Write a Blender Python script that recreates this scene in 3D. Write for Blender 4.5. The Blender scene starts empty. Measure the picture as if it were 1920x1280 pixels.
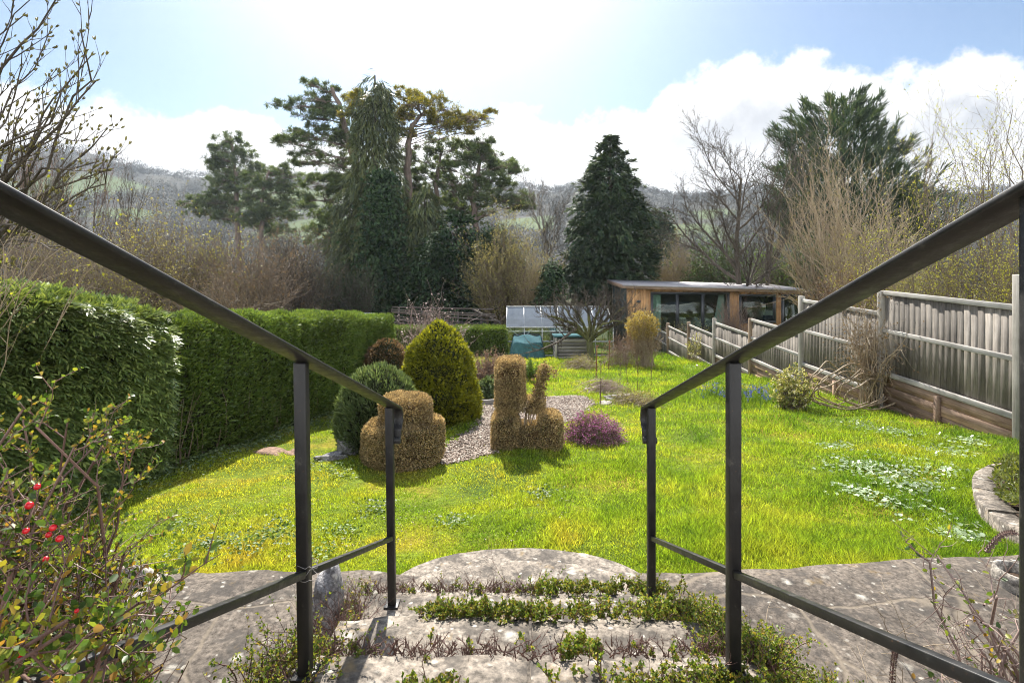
import bpy, bmesh, math, random
import numpy as np
from mathutils import Vector, Matrix
R = math.radians
scene = bpy.context.scene
COL = scene.collection
# ------------------------------------------------------------------ camera, sky, sun, exposure
CAMZ = 1.85
cam_d = bpy.data.cameras.new('camera'); cam = bpy.data.objects.new('camera', cam_d); COL.objects.link(cam)
cam.location = (0, 0, CAMZ); cam.rotation_euler = (R(90), 0, 0)
cam_d.sensor_width = 36; cam_d.lens = 18.75; cam_d.shift_y = -170 / 1920
cam_d.clip_start = 0.02; cam_d.clip_end = 6000
scene.camera = cam
SUN_EL, SUN_AZ = 44.0, -9.0          # azimuth from +Y towards +X
sdir = Vector((math.sin(R(SUN_AZ)) * math.cos(R(SUN_EL)), math.cos(R(SUN_AZ)) * math.cos(R(SUN_EL)), math.sin(R(SUN_EL))))
sun_d = bpy.data.lights.new('sun', 'SUN'); sun_d.energy = 5.0; sun_d.angle = R(0.5); sun_d.color = (1.0, 0.94, 0.85)
sun = bpy.data.objects.new('sun', sun_d); COL.objects.link(sun)
sun.rotation_euler = sdir.to_track_quat('Z', 'Y').to_euler(); sun.location = (0, 20, 40)
scene.view_settings.view_transform = 'Standard'
scene.view_settings.look = 'None'
scene.view_settings.exposure = 1.25
scene.view_settings.gamma = 1.0
scene.render.engine = 'CYCLES'
cy = scene.cycles
cy.max_bounces = 6; cy.diffuse_bounces = 3; cy.glossy_bounces = 3; cy.transmission_bounces = 6; cy.transparent_max_bounces = 8; cy.volume_bounces = 1
cy.use_denoising = True; cy.denoising_prefilter = 'FAST'; cy.pixel_filter_type = 'BLACKMAN_HARRIS'; cy.filter_width = 1.0
cy.sample_clamp_indirect = 6.0

class NT:
    def __init__(s, tree): s.t = tree
    def n(s, typ, **kw):
        nd = s.t.nodes.new(typ)
        for k, v in kw.items():
            if k == 'inp':
                for kk, vv in v.items():
                    sock = nd.inputs[kk]
                    if isinstance(vv, bpy.types.NodeSocket): s.t.links.new(vv, sock)
                    else: sock.default_value = vv
            else: setattr(nd, k, v)
        return nd
    def l(s, a, b): s.t.links.new(a, b)
    def math(s, op, a, b=None, c=None, clamp=False):
        nd = s.t.nodes.new('ShaderNodeMath'); nd.operation = op; nd.use_clamp = clamp
        for i, v in enumerate((a, b, c)):
            if v is None: continue
            if isinstance(v, bpy.types.NodeSocket): s.t.links.new(v, nd.inputs[i])
            else: nd.inputs[i].default_value = v
        return nd.outputs[0]
    def ramp(s, fac, stops, interp='LINEAR'):
        nd = s.t.nodes.new('ShaderNodeValToRGB'); nd.color_ramp.interpolation = interp
        e = nd.color_ramp.elements
        while len(e) < len(stops): e.new(0.5)
        for i, (p, c) in enumerate(stops):
            e[i].position = p
            e[i].color = (c, c, c, 1) if not hasattr(c, '__len__') else (c[0], c[1], c[2], 1)
        s.t.links.new(fac, nd.inputs[0]); return nd.outputs[0]
    def noise(s, vec, scale, detail=4, rough=0.55, out='Fac'):
        nd = s.n('ShaderNodeTexNoise', inp={'Scale': scale, 'Detail': detail, 'Roughness': rough})
        if vec is not None: s.l(vec, nd.inputs['Vector'])
        return nd.outputs[out]
    def mix(s, f, a, b, mode='MIX'):
        nd = s.t.nodes.new('ShaderNodeMix'); nd.data_type = 'RGBA'; nd.blend_type = mode
        for sock, v in ((nd.inputs[0], f), (nd.inputs[6], a), (nd.inputs[7], b)):
            if isinstance(v, bpy.types.NodeSocket): s.t.links.new(v, sock)
            elif hasattr(v, '__len__'): sock.default_value = (v[0], v[1], v[2], 1)
            else: sock.default_value = v
        return nd.outputs[2]

def make_world():
    w = bpy.data.worlds.new('World'); scene.world = w; w.use_nodes = True
    w.node_tree.nodes.clear(); t = NT(w.node_tree)
    sky = t.n('ShaderNodeTexSky'); sky.sky_type = 'NISHITA'; sky.sun_disc = False
    sky.sun_elevation = R(SUN_EL); sky.sun_rotation = R(SUN_AZ); sky.air_density = 1.0; sky.dust_density = 0.15; sky.ozone_density = 2.5
    tc = t.n('ShaderNodeTexCoord'); d = tc.outputs['Generated']
    sp = t.n('ShaderNodeSeparateXYZ'); t.l(d, sp.inputs[0])
    x, y, z = sp.outputs
    az = t.math('ARCTAN2', x, y)                       # -pi..pi, 0 = north (+Y)
    el = t.math('ARCSINE', z)
    # cloud tops as an elevation for each compass bearing
    f = t.math('ADD', t.math('MULTIPLY', az, 1 / (2 * math.pi)), 0.5)
    def topv(px, py):
        a = math.atan2(px - 960, 1000); e = math.atan((470 - py) / math.hypot(1000, px - 960))
        return (a / (2 * math.pi) + 0.5, e)
    stops = [(0.0, 0.85), (0.22, 0.55)] + [topv(*p) for p in
        ((-60, 150), (130, 175), (330, 215), (420, 190), (560, 235), (760, 250), (1000, 195), (1110, 225), (1190, 235), (1240, 160), (1390, 95), (1560, 112), (1680, 120), (1760, 95), (1870, 92), (1990, 140))] + [(0.74, 0.5), (0.85, 0.85), (1.0, 0.85)]
    top = t.ramp(f, stops)
    n1 = t.noise(d, 11.0, 10, 0.62)
    n2 = t.noise(d, 3.2, 6, 0.55)
    m = t.math('ADD', t.math('SUBTRACT', top, el), t.math('MULTIPLY', t.math('SUBTRACT', n1, 0.5), 0.17))
    mr = t.n('ShaderNodeMapRange', interpolation_type='SMOOTHSTEP', inp={0: m, 1: -0.004, 2: 0.026})
    mask = mr.outputs[0]
    # broken high cloud
    # shading: bright rims, greyer bellies
    depth = t.n('ShaderNodeMapRange', interpolation_type='SMOOTHSTEP', inp={0: m, 1: 0.03, 2: 0.13}).outputs[0]
    grey = t.ramp(f, [(0.0, 0.6), (0.30, 0.7), (0.41, 1.0), (0.47, 0.15), (0.53, 0.1), (0.545, 0.6), (0.575, 0.55), (0.588, 0.9), (0.612, 1.0), (0.64, 1.0), (0.8, 0.6), (1.0, 0.6)])
    lows = t.n('ShaderNodeMapRange', interpolation_type='SMOOTHSTEP', inp={0: el, 1: 0.11, 2: 0.23}).outputs[0]
    sh = t.math('MULTIPLY', t.math('MULTIPLY', depth, grey), t.math('MULTIPLY', lows, t.ramp(n2, [(0.33, 0.2), (0.5, 1.0)])), clamp=True)
    ccol = t.mix(sh, (1.0, 1.0, 1.0), (0.17, 0.21, 0.28))
    cst = t.ramp(f, [(0.0, 1.7), (0.25, 1.5), (0.36, 0.47), (0.64, 0.47), (0.75, 1.5), (1.0, 1.7)])  # unseen clouds behind the camera made brighter to add fill light
    b1 = t.n('ShaderNodeBackground', inp={0: sky.outputs[0], 1: 0.052})
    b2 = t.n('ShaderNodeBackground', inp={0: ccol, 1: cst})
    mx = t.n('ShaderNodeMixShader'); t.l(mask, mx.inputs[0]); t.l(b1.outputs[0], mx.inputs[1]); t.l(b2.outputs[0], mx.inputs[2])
    # bright air round the sun
    dp = t.n('ShaderNodeVectorMath', operation='DOT_PRODUCT'); t.l(d, dp.inputs[0]); dp.inputs[1].default_value = tuple(sdir)
    c = t.math('MAXIMUM', dp.outputs['Value'], 0.0)
    g = t.math('ADD', t.math('ADD', t.math('MULTIPLY', t.math('POWER', c, 13), 0.6), t.math('MULTIPLY', t.math('POWER', c, 5), 0.13)), t.math('MULTIPLY', t.math('POWER', c, 120), 2.0))
    b3 = t.n('ShaderNodeBackground', inp={0: (1.0, 0.985, 0.96, 1), 1: g})
    ad = t.n('ShaderNodeAddShader'); t.l(mx.outputs[0], ad.inputs[0]); t.l(b3.outputs[0], ad.inputs[1])
    out = t.n('ShaderNodeOutputWorld'); t.l(ad.outputs[0], out.inputs[0])
    w.cycles.sampling_method = 'MANUAL'; w.cycles.sample_map_resolution = 1024
make_world()

# ------------------------------------------------------------------ materials
def new_mat(name):
    m = bpy.data.materials.new(name); m.use_nodes = True; m.node_tree.nodes.clear(); return m, NT(m.node_tree)

def leaf_mat(name, cols, trans=0.45, rough=0.5, spec=0.4, tint=(1.25, 1.2, 0.6), var=1.2):
    """cols: dark to light colours spread at random over the leaves; light comes through from behind"""
    m, t = new_mat(name)
    geo = t.n('ShaderNodeNewGeometry')
    k = len(cols)
    c = t.ramp(geo.outputs['Random Per Island'], [(i / max(1, k - 1), cc) for i, cc in enumerate(cols)])
    tco = t.n('ShaderNodeTexCoord')
    nz = t.noise(tco.outputs['Object'], var, 3, 0.6)
    c = t.mix(1.0, c, t.ramp(nz, [(0.3, 0.62), (0.7, 1.3)]), 'MULTIPLY')
    p = t.n('ShaderNodeBsdfPrincipled', inp={'Base Color': c, 'Roughness': rough, 'Specular IOR Level': spec})
    ct = t.mix(1.0, c, tint, 'MULTIPLY')
    tr = t.n('ShaderNodeBsdfTranslucent', inp={'Color': ct})
    mx = t.n('ShaderNodeMixShader', inp={0: trans}); t.l(p.outputs[0], mx.inputs[1]); t.l(tr.outputs[0], mx.inputs[2])
    o = t.n('ShaderNodeOutputMaterial'); t.l(mx.outputs[0], o.inputs[0]); return m

def bark_mat(name, c1, c2, scale=8, rough=0.85, spec=0.2, stretch=(1, 1, .25)):
    m, t = new_mat(name)
    tco = t.n('ShaderNodeTexCoord')
    mp = t.n('ShaderNodeMapping', inp={'Scale': stretch}); t.l(tco.outputs['Object'], mp.inputs[0])
    nz = t.noise(mp.outputs[0], scale, 6, 0.65)
    c = t.ramp(nz, [(0.32, c1), (0.68, c2)])
    bp = t.n('ShaderNodeBump', inp={'Strength': 0.4, 'Distance': 0.02}); t.l(nz, bp.inputs['Height'])
    p = t.n('ShaderNodeBsdfPrincipled', inp={'Base Color': c, 'Roughness': rough, 'Specular IOR Level': spec}); t.l(bp.outputs[0], p.inputs['Normal'])
    o = t.n('ShaderNodeOutputMaterial'); t.l(p.outputs[0], o.inputs[0]); return m

def stone_mat(name, c1, c2, lichen=(0.55, 0.53, 0.48), lich=0.5, orange=0.0, cracks=0.0, scale=1.0):
    m, t = new_mat(name)
    tco = t.n('ShaderNodeTexCoord'); v = tco.outputs['Object']
    n1 = t.noise(v, 3.5 * scale, 6, 0.65); n2 = t.noise(v, 45 * scale, 6, 0.7); n3 = t.noise(v, 9 * scale, 5, 0.6)
    c = t.ramp(n1, [(0.33, c1), (0.66, c2)])
    c = t.mix(1.0, c, t.ramp(n2, [(0.33, 0.32), (0.5, 0.95), (0.68, 1.7)]), 'MULTIPLY')
    # dark algae blotches
    c = t.mix(t.ramp(n3, [(0.5, 0.0), (0.6, 0.7)]), c, (0.05, 0.045, 0.04))
    # pale lichen spots of several sizes
    dv = t.n('ShaderNodeVectorMath', operation='ADD'); t.l(v, dv.inputs[0])
    nv = t.n('ShaderNodeTexNoise', inp={'Scale': 30 * scale, 'Detail': 3}); t.l(v, nv.inputs['Vector'])
    sc = t.n('ShaderNodeVectorMath', operation='SCALE', inp={'Scale': 0.035 / scale}); t.l(nv.outputs['Color'], sc.inputs[0]); t.l(sc.outputs[0], dv.inputs[1])
    for s, th in ((9, 0.30), (23, 0.26)):
        vo = t.n('ShaderNodeTexVoronoi', inp={'Scale': s * scale}); t.l(dv.outputs[0], vo.inputs['Vector'])
        sel = t.n('ShaderNodeSeparateColor'); t.l(vo.outputs['Color'], sel.inputs[0])
        keep = t.math('GREATER_THAN', sel.outputs[0], 1 - lich)
        spot = t.ramp(vo.outputs['Distance'], [(th * 0.5, 1.0), (th, 0.0)])
        sz = t.math('MULTIPLY', t.math('MULTIPLY', spot, keep), t.math('MULTIPLY', t.ramp(n3, [(0.35, 0.2), (0.6, 0.9)]), t.ramp(n2, [(0.35, 0.4), (0.55, 1.0)])))
        c = t.mix(sz, c, lichen)
    if orange:
        c = t.mix(t.ramp(t.noise(v, 6 * scale, 4, 0.7), [(0.6, 0.0), (0.72, orange)]), c, (0.42, 0.27, 0.08))
    hb = t.mix(0.5, n2, n3)
    if cracks:
        vc = t.n('ShaderNodeTexVoronoi', feature='DISTANCE_TO_EDGE', inp={'Scale': cracks}); 
        sc2 = t.n('ShaderNodeVectorMath', operation='SCALE', inp={'Scale': 0.12}); nv2 = t.n('ShaderNodeTexNoise', inp={'Scale': 3.0, 'Detail': 4}); t.l(v, nv2.inputs['Vector']); t.l(nv2.outputs['Color'], sc2.inputs[0])
        av = t.n('ShaderNodeVectorMath', operation='ADD'); t.l(v, av.inputs[0]); t.l(sc2.outputs[0], av.inputs[1]); t.l(av.outputs[0], vc.inputs['Vector'])
        wd = t.ramp(vc.outputs['Distance'], [(0.006, 1.0), (0.018, 0.0)])
        c = t.mix(t.math('MULTIPLY', wd, 0.5), c, (0.21, 0.175, 0.13))
        hb = t.mix(wd, hb, (0.0, 0.0, 0.0))
    bp = t.n('ShaderNodeBump', inp={'Strength': 0.6, 'Distance': 0.012}); t.l(hb, bp.inputs['Height'])
    p = t.n('ShaderNodeBsdfPrincipled', inp={'Base Color': c, 'Roughness': 0.88, 'Specular IOR Level': 0.25}); t.l(bp.outputs[0], p.inputs['Normal'])
    o = t.n('ShaderNodeOutputMaterial'); t.l(p.outputs[0], o.inputs[0]); return m

def wood_mat(name, c1, c2, axis='Z', scale=6, rough=0.8, per_piece=0.35, boards=None, spec=0.25):
    m, t = new_mat(name)
    tco = t.n('ShaderNodeTexCoord'); v = tco.outputs['Object']
    st = {'X': (.06, 1, 1), 'Y': (1, .06, 1), 'Z': (1, 1, .06)}[axis]
    mp = t.n('ShaderNodeMapping', inp={'Scale': st}); t.l(v, mp.inputs[0])
    nz = t.noise(mp.outputs[0], scale * 8, 5, 0.65); nb = t.noise(v, 2.2, 4, 0.6)
    c = t.ramp(nz, [(0.3, c1), (0.7, c2)])
    c = t.mix(1.0, c, t.ramp(nb, [(0.3, 0.7), (0.7, 1.2)]), 'MULTIPLY')
    geo = t.n('ShaderNodeNewGeometry')
    c = t.mix(1.0, c, t.ramp(geo.outputs['Random Per Island'], [(0, 1 - per_piece), (1, 1 + per_piece)]), 'MULTIPLY')
    bp = t.n('ShaderNodeBump', inp={'Strength': 0.3, 'Distance': 0.006}); t.l(nz, bp.inputs['Height'])
    p = t.n('ShaderNodeBsdfPrincipled', inp={'Base Color': c, 'Roughness': rough, 'Specular IOR Level': spec}); t.l(bp.outputs[0], p.inputs['Normal'])
    o = t.n('ShaderNodeOutputMaterial'); t.l(p.outputs[0], o.inputs[0]); return m

def plain_mat(name, c, rough=0.5, metal=0.0, spec=0.5, var=0.15, vs=20, bump=0.0, coat=0.0):
    m, t = new_mat(name)
    tco = t.n('ShaderNodeTexCoord'); nz = t.noise(tco.outputs['Object'], vs, 6, 0.65)
    cc = t.mix(1.0, c, t.ramp(nz, [(0.3, 1 - var), (0.7, 1 + var)]), 'MULTIPLY')
    p = t.n('ShaderNodeBsdfPrincipled', inp={'Base Color': cc, 'Metallic': metal, 'Specular IOR Level': spec, 'Coat Weight': coat})
    t.l(t.ramp(nz, [(0.3, max(0, rough - 0.08)), (0.7, min(1, rough + 0.08))]), p.inputs['Roughness'])
    if bump:
        bp = t.n('ShaderNodeBump', inp={'Strength': bump, 'Distance': 0.004}); t.l(nz, bp.inputs['Height']); t.l(bp.outputs[0], p.inputs['Normal'])
    o = t.n('ShaderNodeOutputMaterial'); t.l(p.outputs[0], o.inputs[0]); return m

def glass_mat(name, tint=(0.75, 0.82, 0.85), alpha=0.35, rough=0.05):
    m, t = new_mat(name)
    gl = t.n('ShaderNodeBsdfGlossy', inp={'Color': (*tint, 1), 'Roughness': rough})
    tr = t.n('ShaderNodeBsdfTransparent', inp={'Color': (*tint, 1)})
    mx = t.n('ShaderNodeMixShader', inp={0: alpha}); t.l(tr.outputs[0], mx.inputs[1]); t.l(gl.outputs[0], mx.inputs[2])
    o = t.n('ShaderNodeOutputMaterial'); t.l(mx.outputs[0], o.inputs[0]); return m

# ------------------------------------------------------------------ geometry helpers
rng = np.random.default_rng(7)
def nrm(a): return a / np.maximum(np.linalg.norm(a, axis=-1, keepdims=True), 1e-9)
def rdirs(n, r=None):
    r = r or rng; return nrm(r.normal(size=(n, 3)))
class MB:
    """collects vertices and faces; build() links them as one mesh object"""
    def __init__(s): s.V = []; s.F = {}; s.n = 0
    def add(s, V, F):
        V = np.asarray(V, float).reshape(-1, 3); F = np.asarray(F, int)
        if len(F) == 0: return s
        s.V.append(V); s.F.setdefault(F.shape[1], []).append(F + s.n); s.n += len(V); return s
    def box(s, c, size, rz=0.0, ry=0.0, rx=0.0, M=None):
        hx, hy, hz = (v / 2 for v in size)
        V = np.array([(x, y, z) for z in (-hz, hz) for y in (-hy, hy) for x in (-hx, hx)])
        F = [(0, 2, 3, 1), (4, 5, 7, 6), (0, 1, 5, 4), (2, 6, 7, 3), (0, 4, 6, 2), (1, 3, 7, 5)]
        if M is None: M = Matrix.Rotation(rz, 3, 'Z') @ Matrix.Rotation(ry, 3, 'Y') @ Matrix.Rotation(rx, 3, 'X')
        V = V @ np.array(M).T + np.array(c); return s.add(V, F)
    def bar(s, a, b, w, h, up=(0, 0, 1)):
        """a box running from a to b, w wide and h deep"""
        a, b = np.array(a, float), np.array(b, float); d = b - a; L = np.linalg.norm(d); d /= L
        x = np.cross(d, up); x /= np.linalg.norm(x); u = np.cross(x, d)
        V = [p + sx * x * w / 2 + su * u * h / 2 for p in (a, b) for sx, su in ((-1, -1), (1, -1), (1, 1), (-1, 1))]
        return s.add(V, [(0, 1, 2, 3), (7, 6, 5, 4), (0, 4, 5, 1), (1, 5, 6, 2), (2, 6, 7, 3), (3, 7, 4, 0)])
    def tubes(s, P, Rd, sides=4):
        P = np.asarray(P, float); Rd = np.asarray(Rd, float)
        if P.ndim == 2: P = P[None]; Rd = Rd[None]
        n, k, _ = P.shape
        if n == 0: return s
        T = np.empty_like(P); T[:, 1:-1] = P[:, 2:] - P[:, :-2]; T[:, 0] = P[:, 1] - P[:, 0]; T[:, -1] = P[:, -1] - P[:, -2]; T = nrm(T)
        mt = nrm(P[:, -1] - P[:, 0] + 1e-6)
        ref = np.where(np.abs(mt[:, 2:3]) > 0.8, np.array([[1., 0, 0]]), np.array([[0, 0, 1.]]))
        A = nrm(np.cross(T, ref[:, None, :])); B = np.cross(T, A)
        th = np.arange(sides) / sides * 2 * math.pi
        ring = A[:, :, None] * np.cos(th)[None, None, :, None] + B[:, :, None] * np.sin(th)[None, None, :, None]
        V = P[:, :, None] + ring * Rd[:, :, None, None]
        i = np.arange(n)[:, None, None]; j = np.arange(k - 1)[None, :, None]; q = np.arange(sides)[None, None, :]; q2 = (q + 1) % sides
        b0 = (i * k + j) * sides; b1 = (i * k + j + 1) * sides
        F = np.stack([b0 + q, b0 + q2, b1 + q2, b1 + q], -1).reshape(-1, 4)
        s.add(V, F)
        return s
    def caps_tube(s, P, Rd, sides=8):
        P = np.asarray(P, float); Rd = np.broadcast_to(np.asarray(Rd, float), (len(P),)).copy()
        d0 = nrm(P[0] - P[1]); d1 = nrm(P[-1] - P[-2])
        P = np.vstack([P[0] + d0 * 1e-4, P, P[-1] + d1 * 1e-4]); Rd = np.concatenate([[1e-4], Rd, [1e-4]])
        return s.tubes(P, Rd, sides)
    def leaves(s, P, D, N, L, W, fold=0.0):
        P = np.asarray(P, float); n = len(P)
        if n == 0: return s
        D = nrm(D); S = nrm(np.cross(D, N)); U = np.cross(S, D)
        L = np.broadcast_to(np.asarray(L, float), (n,))[:, None]; W = np.broadcast_to(np.asarray(W, float), (n,))[:, None]
        mid = P + D * L * 0.5 + U * W * fold
        V = np.stack([P, mid + S * W * .5, P + D * L, mid - S * W * .5], 1)
        F = np.arange(n * 4).reshape(n, 4); return s.add(V, F)
    def blades(s, P, D, side, L, W, bend):
        """grass: a quad and a tip, bent over"""
        n = len(P); L = L[:, None]; W = W[:, None]
        m = P + D * L * .55; tip = P + D * L * .85 + bend * L * .55
        V = np.stack([P - side * W * .5, P + side * W * .5, m + side * W * .4, m - side * W * .4, tip], 1)
        b = np.arange(n)[:, None] * 5
        s.V.append(V.reshape(-1, 3)); o = s.n; s.n += n * 5
        s.F.setdefault(4, []).append(b + np.array([[0, 1, 2, 3]]) + o); s.F.setdefault(3, []).append(b + np.array([[3, 2, 4]]) + o)
        return s
    def lathe(s, c, prof, sides=24, wob=0.0, sx=1, sy=1):
        c = np.array(c); th = np.arange(sides) / sides * 2 * math.pi
        rr = np.array([p[0] for p in prof]); zz = np.array([p[1] for p in prof])
        w = 1 + wob * np.sin(3 * th + 1)[None]
        V = np.stack([rr[:, None] * np.cos(th)[None] * w * sx, rr[:, None] * np.sin(th)[None] * w * sy, np.repeat(zz[:, None], sides, 1)], -1).reshape(-1, 3) + c
        k = len(prof); j = np.arange(k - 1)[:, None]; q = np.arange(sides)[None]; q2 = (q + 1) % sides
        F = np.stack([j * sides + q, j * sides + q2, (j + 1) * sides + q2, (j + 1) * sides + q], -1).reshape(-1, 4)
        return s.add(V, F)
    def build(s, name, mat, parent=None, smooth=False, bevel=0.0, origin=None):
        me = bpy.data.meshes.new(name)
        V = np.concatenate(s.V) if s.V else np.zeros((0, 3))
        if parent is not None and origin is None: origin = parent.get('_o')
        if origin is not None: V = V - np.array(origin)
        loops = []; starts = []; st = 0
        for k, fl in s.F.items():
            f = np.concatenate(fl); loops.append(f.reshape(-1)); starts.append(st + np.arange(len(f)) * k); st += f.size
        loops = np.concatenate(loops); starts = np.concatenate(starts)
        me.vertices.add(len(V)); me.vertices.foreach_set('co', V.astype(np.float32).reshape(-1))
        me.loops.add(len(loops)); me.loops.foreach_set('vertex_index', loops.astype(np.int32))
        me.polygons.add(len(starts)); me.polygons.foreach_set('loop_start', starts.astype(np.int32))
        if smooth: me.polygons.foreach_set('use_smooth', np.ones(len(starts), bool))
        me.update(calc_edges=True); me.validate()
        if bevel:
            bm = bmesh.new(); bm.from_mesh(me)
            bmesh.ops.bevel(bm, geom=list(bm.edges), offset=bevel, segments=2, affect='EDGES', profile=0.5)
            bm.to_mesh(me); bm.free()
        me.materials.append(mat)
        o = bpy.data.objects.new(name, me); COL.objects.link(o)
        o['_o'] = [float(v) for v in (origin if origin is not None else (0, 0, 0))]
        if parent is not None: o.parent = parent
        elif origin is not None: o.location = origin
        return o

def tag(o, label=None, cat=None, group=None, kind=None):
    if label: o['label'] = label
    if cat: o['category'] = cat
    if group: o['group'] = group
    if kind: o['kind'] = kind
    return o
def thing(name, label, cat, loc=(0, 0, 0), group=None):
    o = bpy.data.objects.new(name, None); COL.objects.link(o); o.location = loc; o.empty_display_size = 0.2
    o['_o'] = [float(v) for v in loc]
    return tag(o, label, cat, group)

# ground: the garden falls away from the steps, crosses a valley and climbs the far hill
GY = [(-60, 0), (2.9, 0), (24, -2.574), (45, -4.4), (90, -7.6), (180, -12), (5000, -12)]
HU = [(-1.3, .165), (-.95, .17), (-.8, .168), (-.66, .142), (-.6, .132), (-.5, .125), (-.35, .118), (-.2, .11), (0, .105), (.2, .108), (.35, .104), (.55, .1), (.8, .1), (1.3, .1)]
def gh(x, y):
    x = np.asarray(x, float); y = np.asarray(y, float)
    z = np.interp(y, [a for a, _ in GY], [b for _, b in GY])
    u = x / np.maximum(y, 1.0)
    A = np.interp(u, [a for a, _ in HU], [b for _, b in HU])
    t = np.clip((y - 170) / 480, 0, 1.0); s = t * t * (3 - 2 * t)
    z = z + s * (A * 650 + 13) + np.clip(t, 0, 1) * 5 * (np.sin(x / 47 + y / 90) + np.sin(x / 23 - y / 60))
    far = np.clip((y - 26) / 30, 0, 1)
    return z + far * 0.4 * (np.sin(x / 9 + 1) + np.sin(y / 7))
def bump(x, y): return 0.012 * (np.sin(x * 2.1 + y * 1.3) + np.sin(x * 4.7 - y * 3.1 + 1) + np.sin(y * 5.3 + x))
def g1(x, y): return float(gh(x, y))
def W(px, py, d): return np.array(((px - 960) / 1000 * d, d, CAMZ - (py - 470) / 1000 * d))
def G(px, py):
    d = 1496 / (py - 592.0); return np.array(((px - 960) / 1000 * d, d, g1(0, d)))

# ------------------------------------------------------------------ branching
def spawn(r, PP, RR, n, t0, t1, ang, ln, up=0.1, wig=0.15, k=5, rr=0.6, prof=None, angj=0.25, tip=0.3, rmin=0.0):
    m, kp, _ = PP.shape
    idx = np.repeat(np.arange(m), n); N = len(idx)
    t = (np.tile((np.arange(n) + 0.5) / n, m) + r.uniform(-.5, .5, N) / n) * (t1 - t0) + t0
    f = np.clip(t, 0, 0.999) * (kp - 1); i = f.astype(int); w = (f - i)[:, None]
    pos = PP[idx, i] * (1 - w) + PP[idx, i + 1] * w
    T = nrm(PP[idx, i + 1] - PP[idx, i])
    rad = RR[idx, i] * (1 - w[:, 0]) + RR[idx, i + 1] * w[:, 0]
    pl = np.linalg.norm(np.diff(PP, axis=1), axis=2).sum(1)[idx]
    perp = nrm(np.cross(T, rdirs(N, r)))
    a = ang * (1 + r.uniform(-angj, angj, N))[:, None]
    d = nrm(np.cos(a) * T + np.sin(a) * perp)
    L = ln * pl * r.uniform(.65, 1.2, N)
    if prof is not None: L = L * prof(t)
    P = np.empty((N, k, 3)); P[:, 0] = pos
    for j in range(1, k):
        d = nrm(d + np.array([0, 0, up]) + r.normal(size=(N, 3)) * wig)
        P[:, j] = P[:, j - 1] + d * (L / (k - 1))[:, None]
    r0 = np.maximum(rad * rr, rmin)
    Rr = r0[:, None] * np.linspace(1, tip, k)[None]
    return P, Rr
def trunk(r, base, vec, r0, k=8, wig=0.05, tip=0.35, up=0.0):
    base = np.array(base, float); v = np.array(vec, float); L = np.linalg.norm(v); d = v / L
    P = [base]
    for j in range(1, k):
        d = nrm(d + r.normal(size=3) * wig + np.array([0, 0, up])); P.append(P[-1] + d * L / (k - 1))
    return np.array(P)[None], (r0 * np.linspace(1, tip, k))[None]
def along(r, P, n, t0=0.3, t1=1.0):
    """n random points along each polyline, with directions"""
    m, k, _ = P.shape; idx = np.repeat(np.arange(m), n); t = r.uniform(t0, t1, len(idx))
    f = np.clip(t, 0, .999) * (k - 1); i = f.astype(int); w = (f - i)[:, None]
    return P[idx, i] * (1 - w) + P[idx, i + 1] * w, nrm(P[idx, i + 1] - P[idx, i])
# ------------------------------------------------------------------ material library
M = {}
def rail_mat():
    m, t = new_mat('black_rail_paint'); tco = t.n('ShaderNodeTexCoord'); v = tco.outputs['Object']; n1 = t.noise(v, 7, 6, .7); n2 = t.noise(v, 90, 4, .7); n3 = t.noise(v, 28, 5, .75)
    c = t.ramp(n1, [(.35, (.010, .010, .011)), (.65, (.022, .021, .019))]); c = t.mix(t.ramp(n3, [(.60, 0.), (.72, .75)]), c, (.075, .07, .055)); c = t.mix(t.math('MULTIPLY', t.ramp(n2, [(.66, 0.), (.7, .8)]), t.ramp(n1, [(.45, 0.), (.6, 1.)])), c, (.16, .07, .03))
    bp = t.n('ShaderNodeBump', inp={'Strength': .35, 'Distance': .001}); t.l(n2, bp.inputs['Height']); p = t.n('ShaderNodeBsdfPrincipled', inp={'Base Color': c, 'Specular IOR Level': .35}); t.l(t.ramp(n3, [(.3, .3), (.7, .6)]), p.inputs['Roughness']); t.l(bp.outputs[0], p.inputs['Normal']); o = t.n('ShaderNodeOutputMaterial'); t.l(p.outputs[0], o.inputs[0]); return m
M['rail'] = rail_mat()
M['stone'] = stone_mat('step_stone', (0.14, 0.12, 0.098), (0.27, 0.235, 0.195), lichen=(0.5, 0.475, 0.42), lich=0.5, orange=0.35)
M['path'] = stone_mat('path_stone', (0.072, 0.06, 0.049), (0.142, 0.12, 0.098), lichen=(0.4, 0.38, 0.33), lich=0.42, orange=0.2, cracks=1.5)
M['rock'] = stone_mat('grey_rock', (0.16, 0.16, 0.17), (0.34, 0.33, 0.33), lich=0.6, scale=2.0)
M['palestone'] = stone_mat('pale_stone', (0.3, 0.27, 0.23), (0.42, 0.39, 0.34), lich=0.5, scale=2.0)
M['soil'] = plain_mat('soil', (0.06, 0.042, 0.03), rough=0.95, spec=0.1, var=0.5, vs=30, bump=0.8)
M['earth'] = plain_mat('loose_earth', (0.24, 0.165, 0.125), rough=0.95, spec=0.05, var=0.6, vs=40, bump=1.0)
M['fence'] = wood_mat('weathered_fence', (0.10, 0.088, 0.076), (0.22, 0.2, 0.177), 'Z', per_piece=0.42)
M['fence_rail'] = wood_mat('weathered_fence_rail', (0.27, 0.255, 0.235), (0.44, 0.42, 0.39), 'Y', per_piece=0.12)
M['post_grey'] = wood_mat('grey_post', (0.25, 0.23, 0.2), (0.4, 0.375, 0.34), 'Z', per_piece=0.1)
M['post_brown'] = wood_mat('brown_post', (0.16, 0.11, 0.075), (0.3, 0.225, 0.16), 'Z', per_piece=0.1)
M['gravelboard'] = wood_mat('brown_gravel_board', (0.15, 0.095, 0.065), (0.33, 0.23, 0.165), 'Y', per_piece=0.25)
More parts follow.
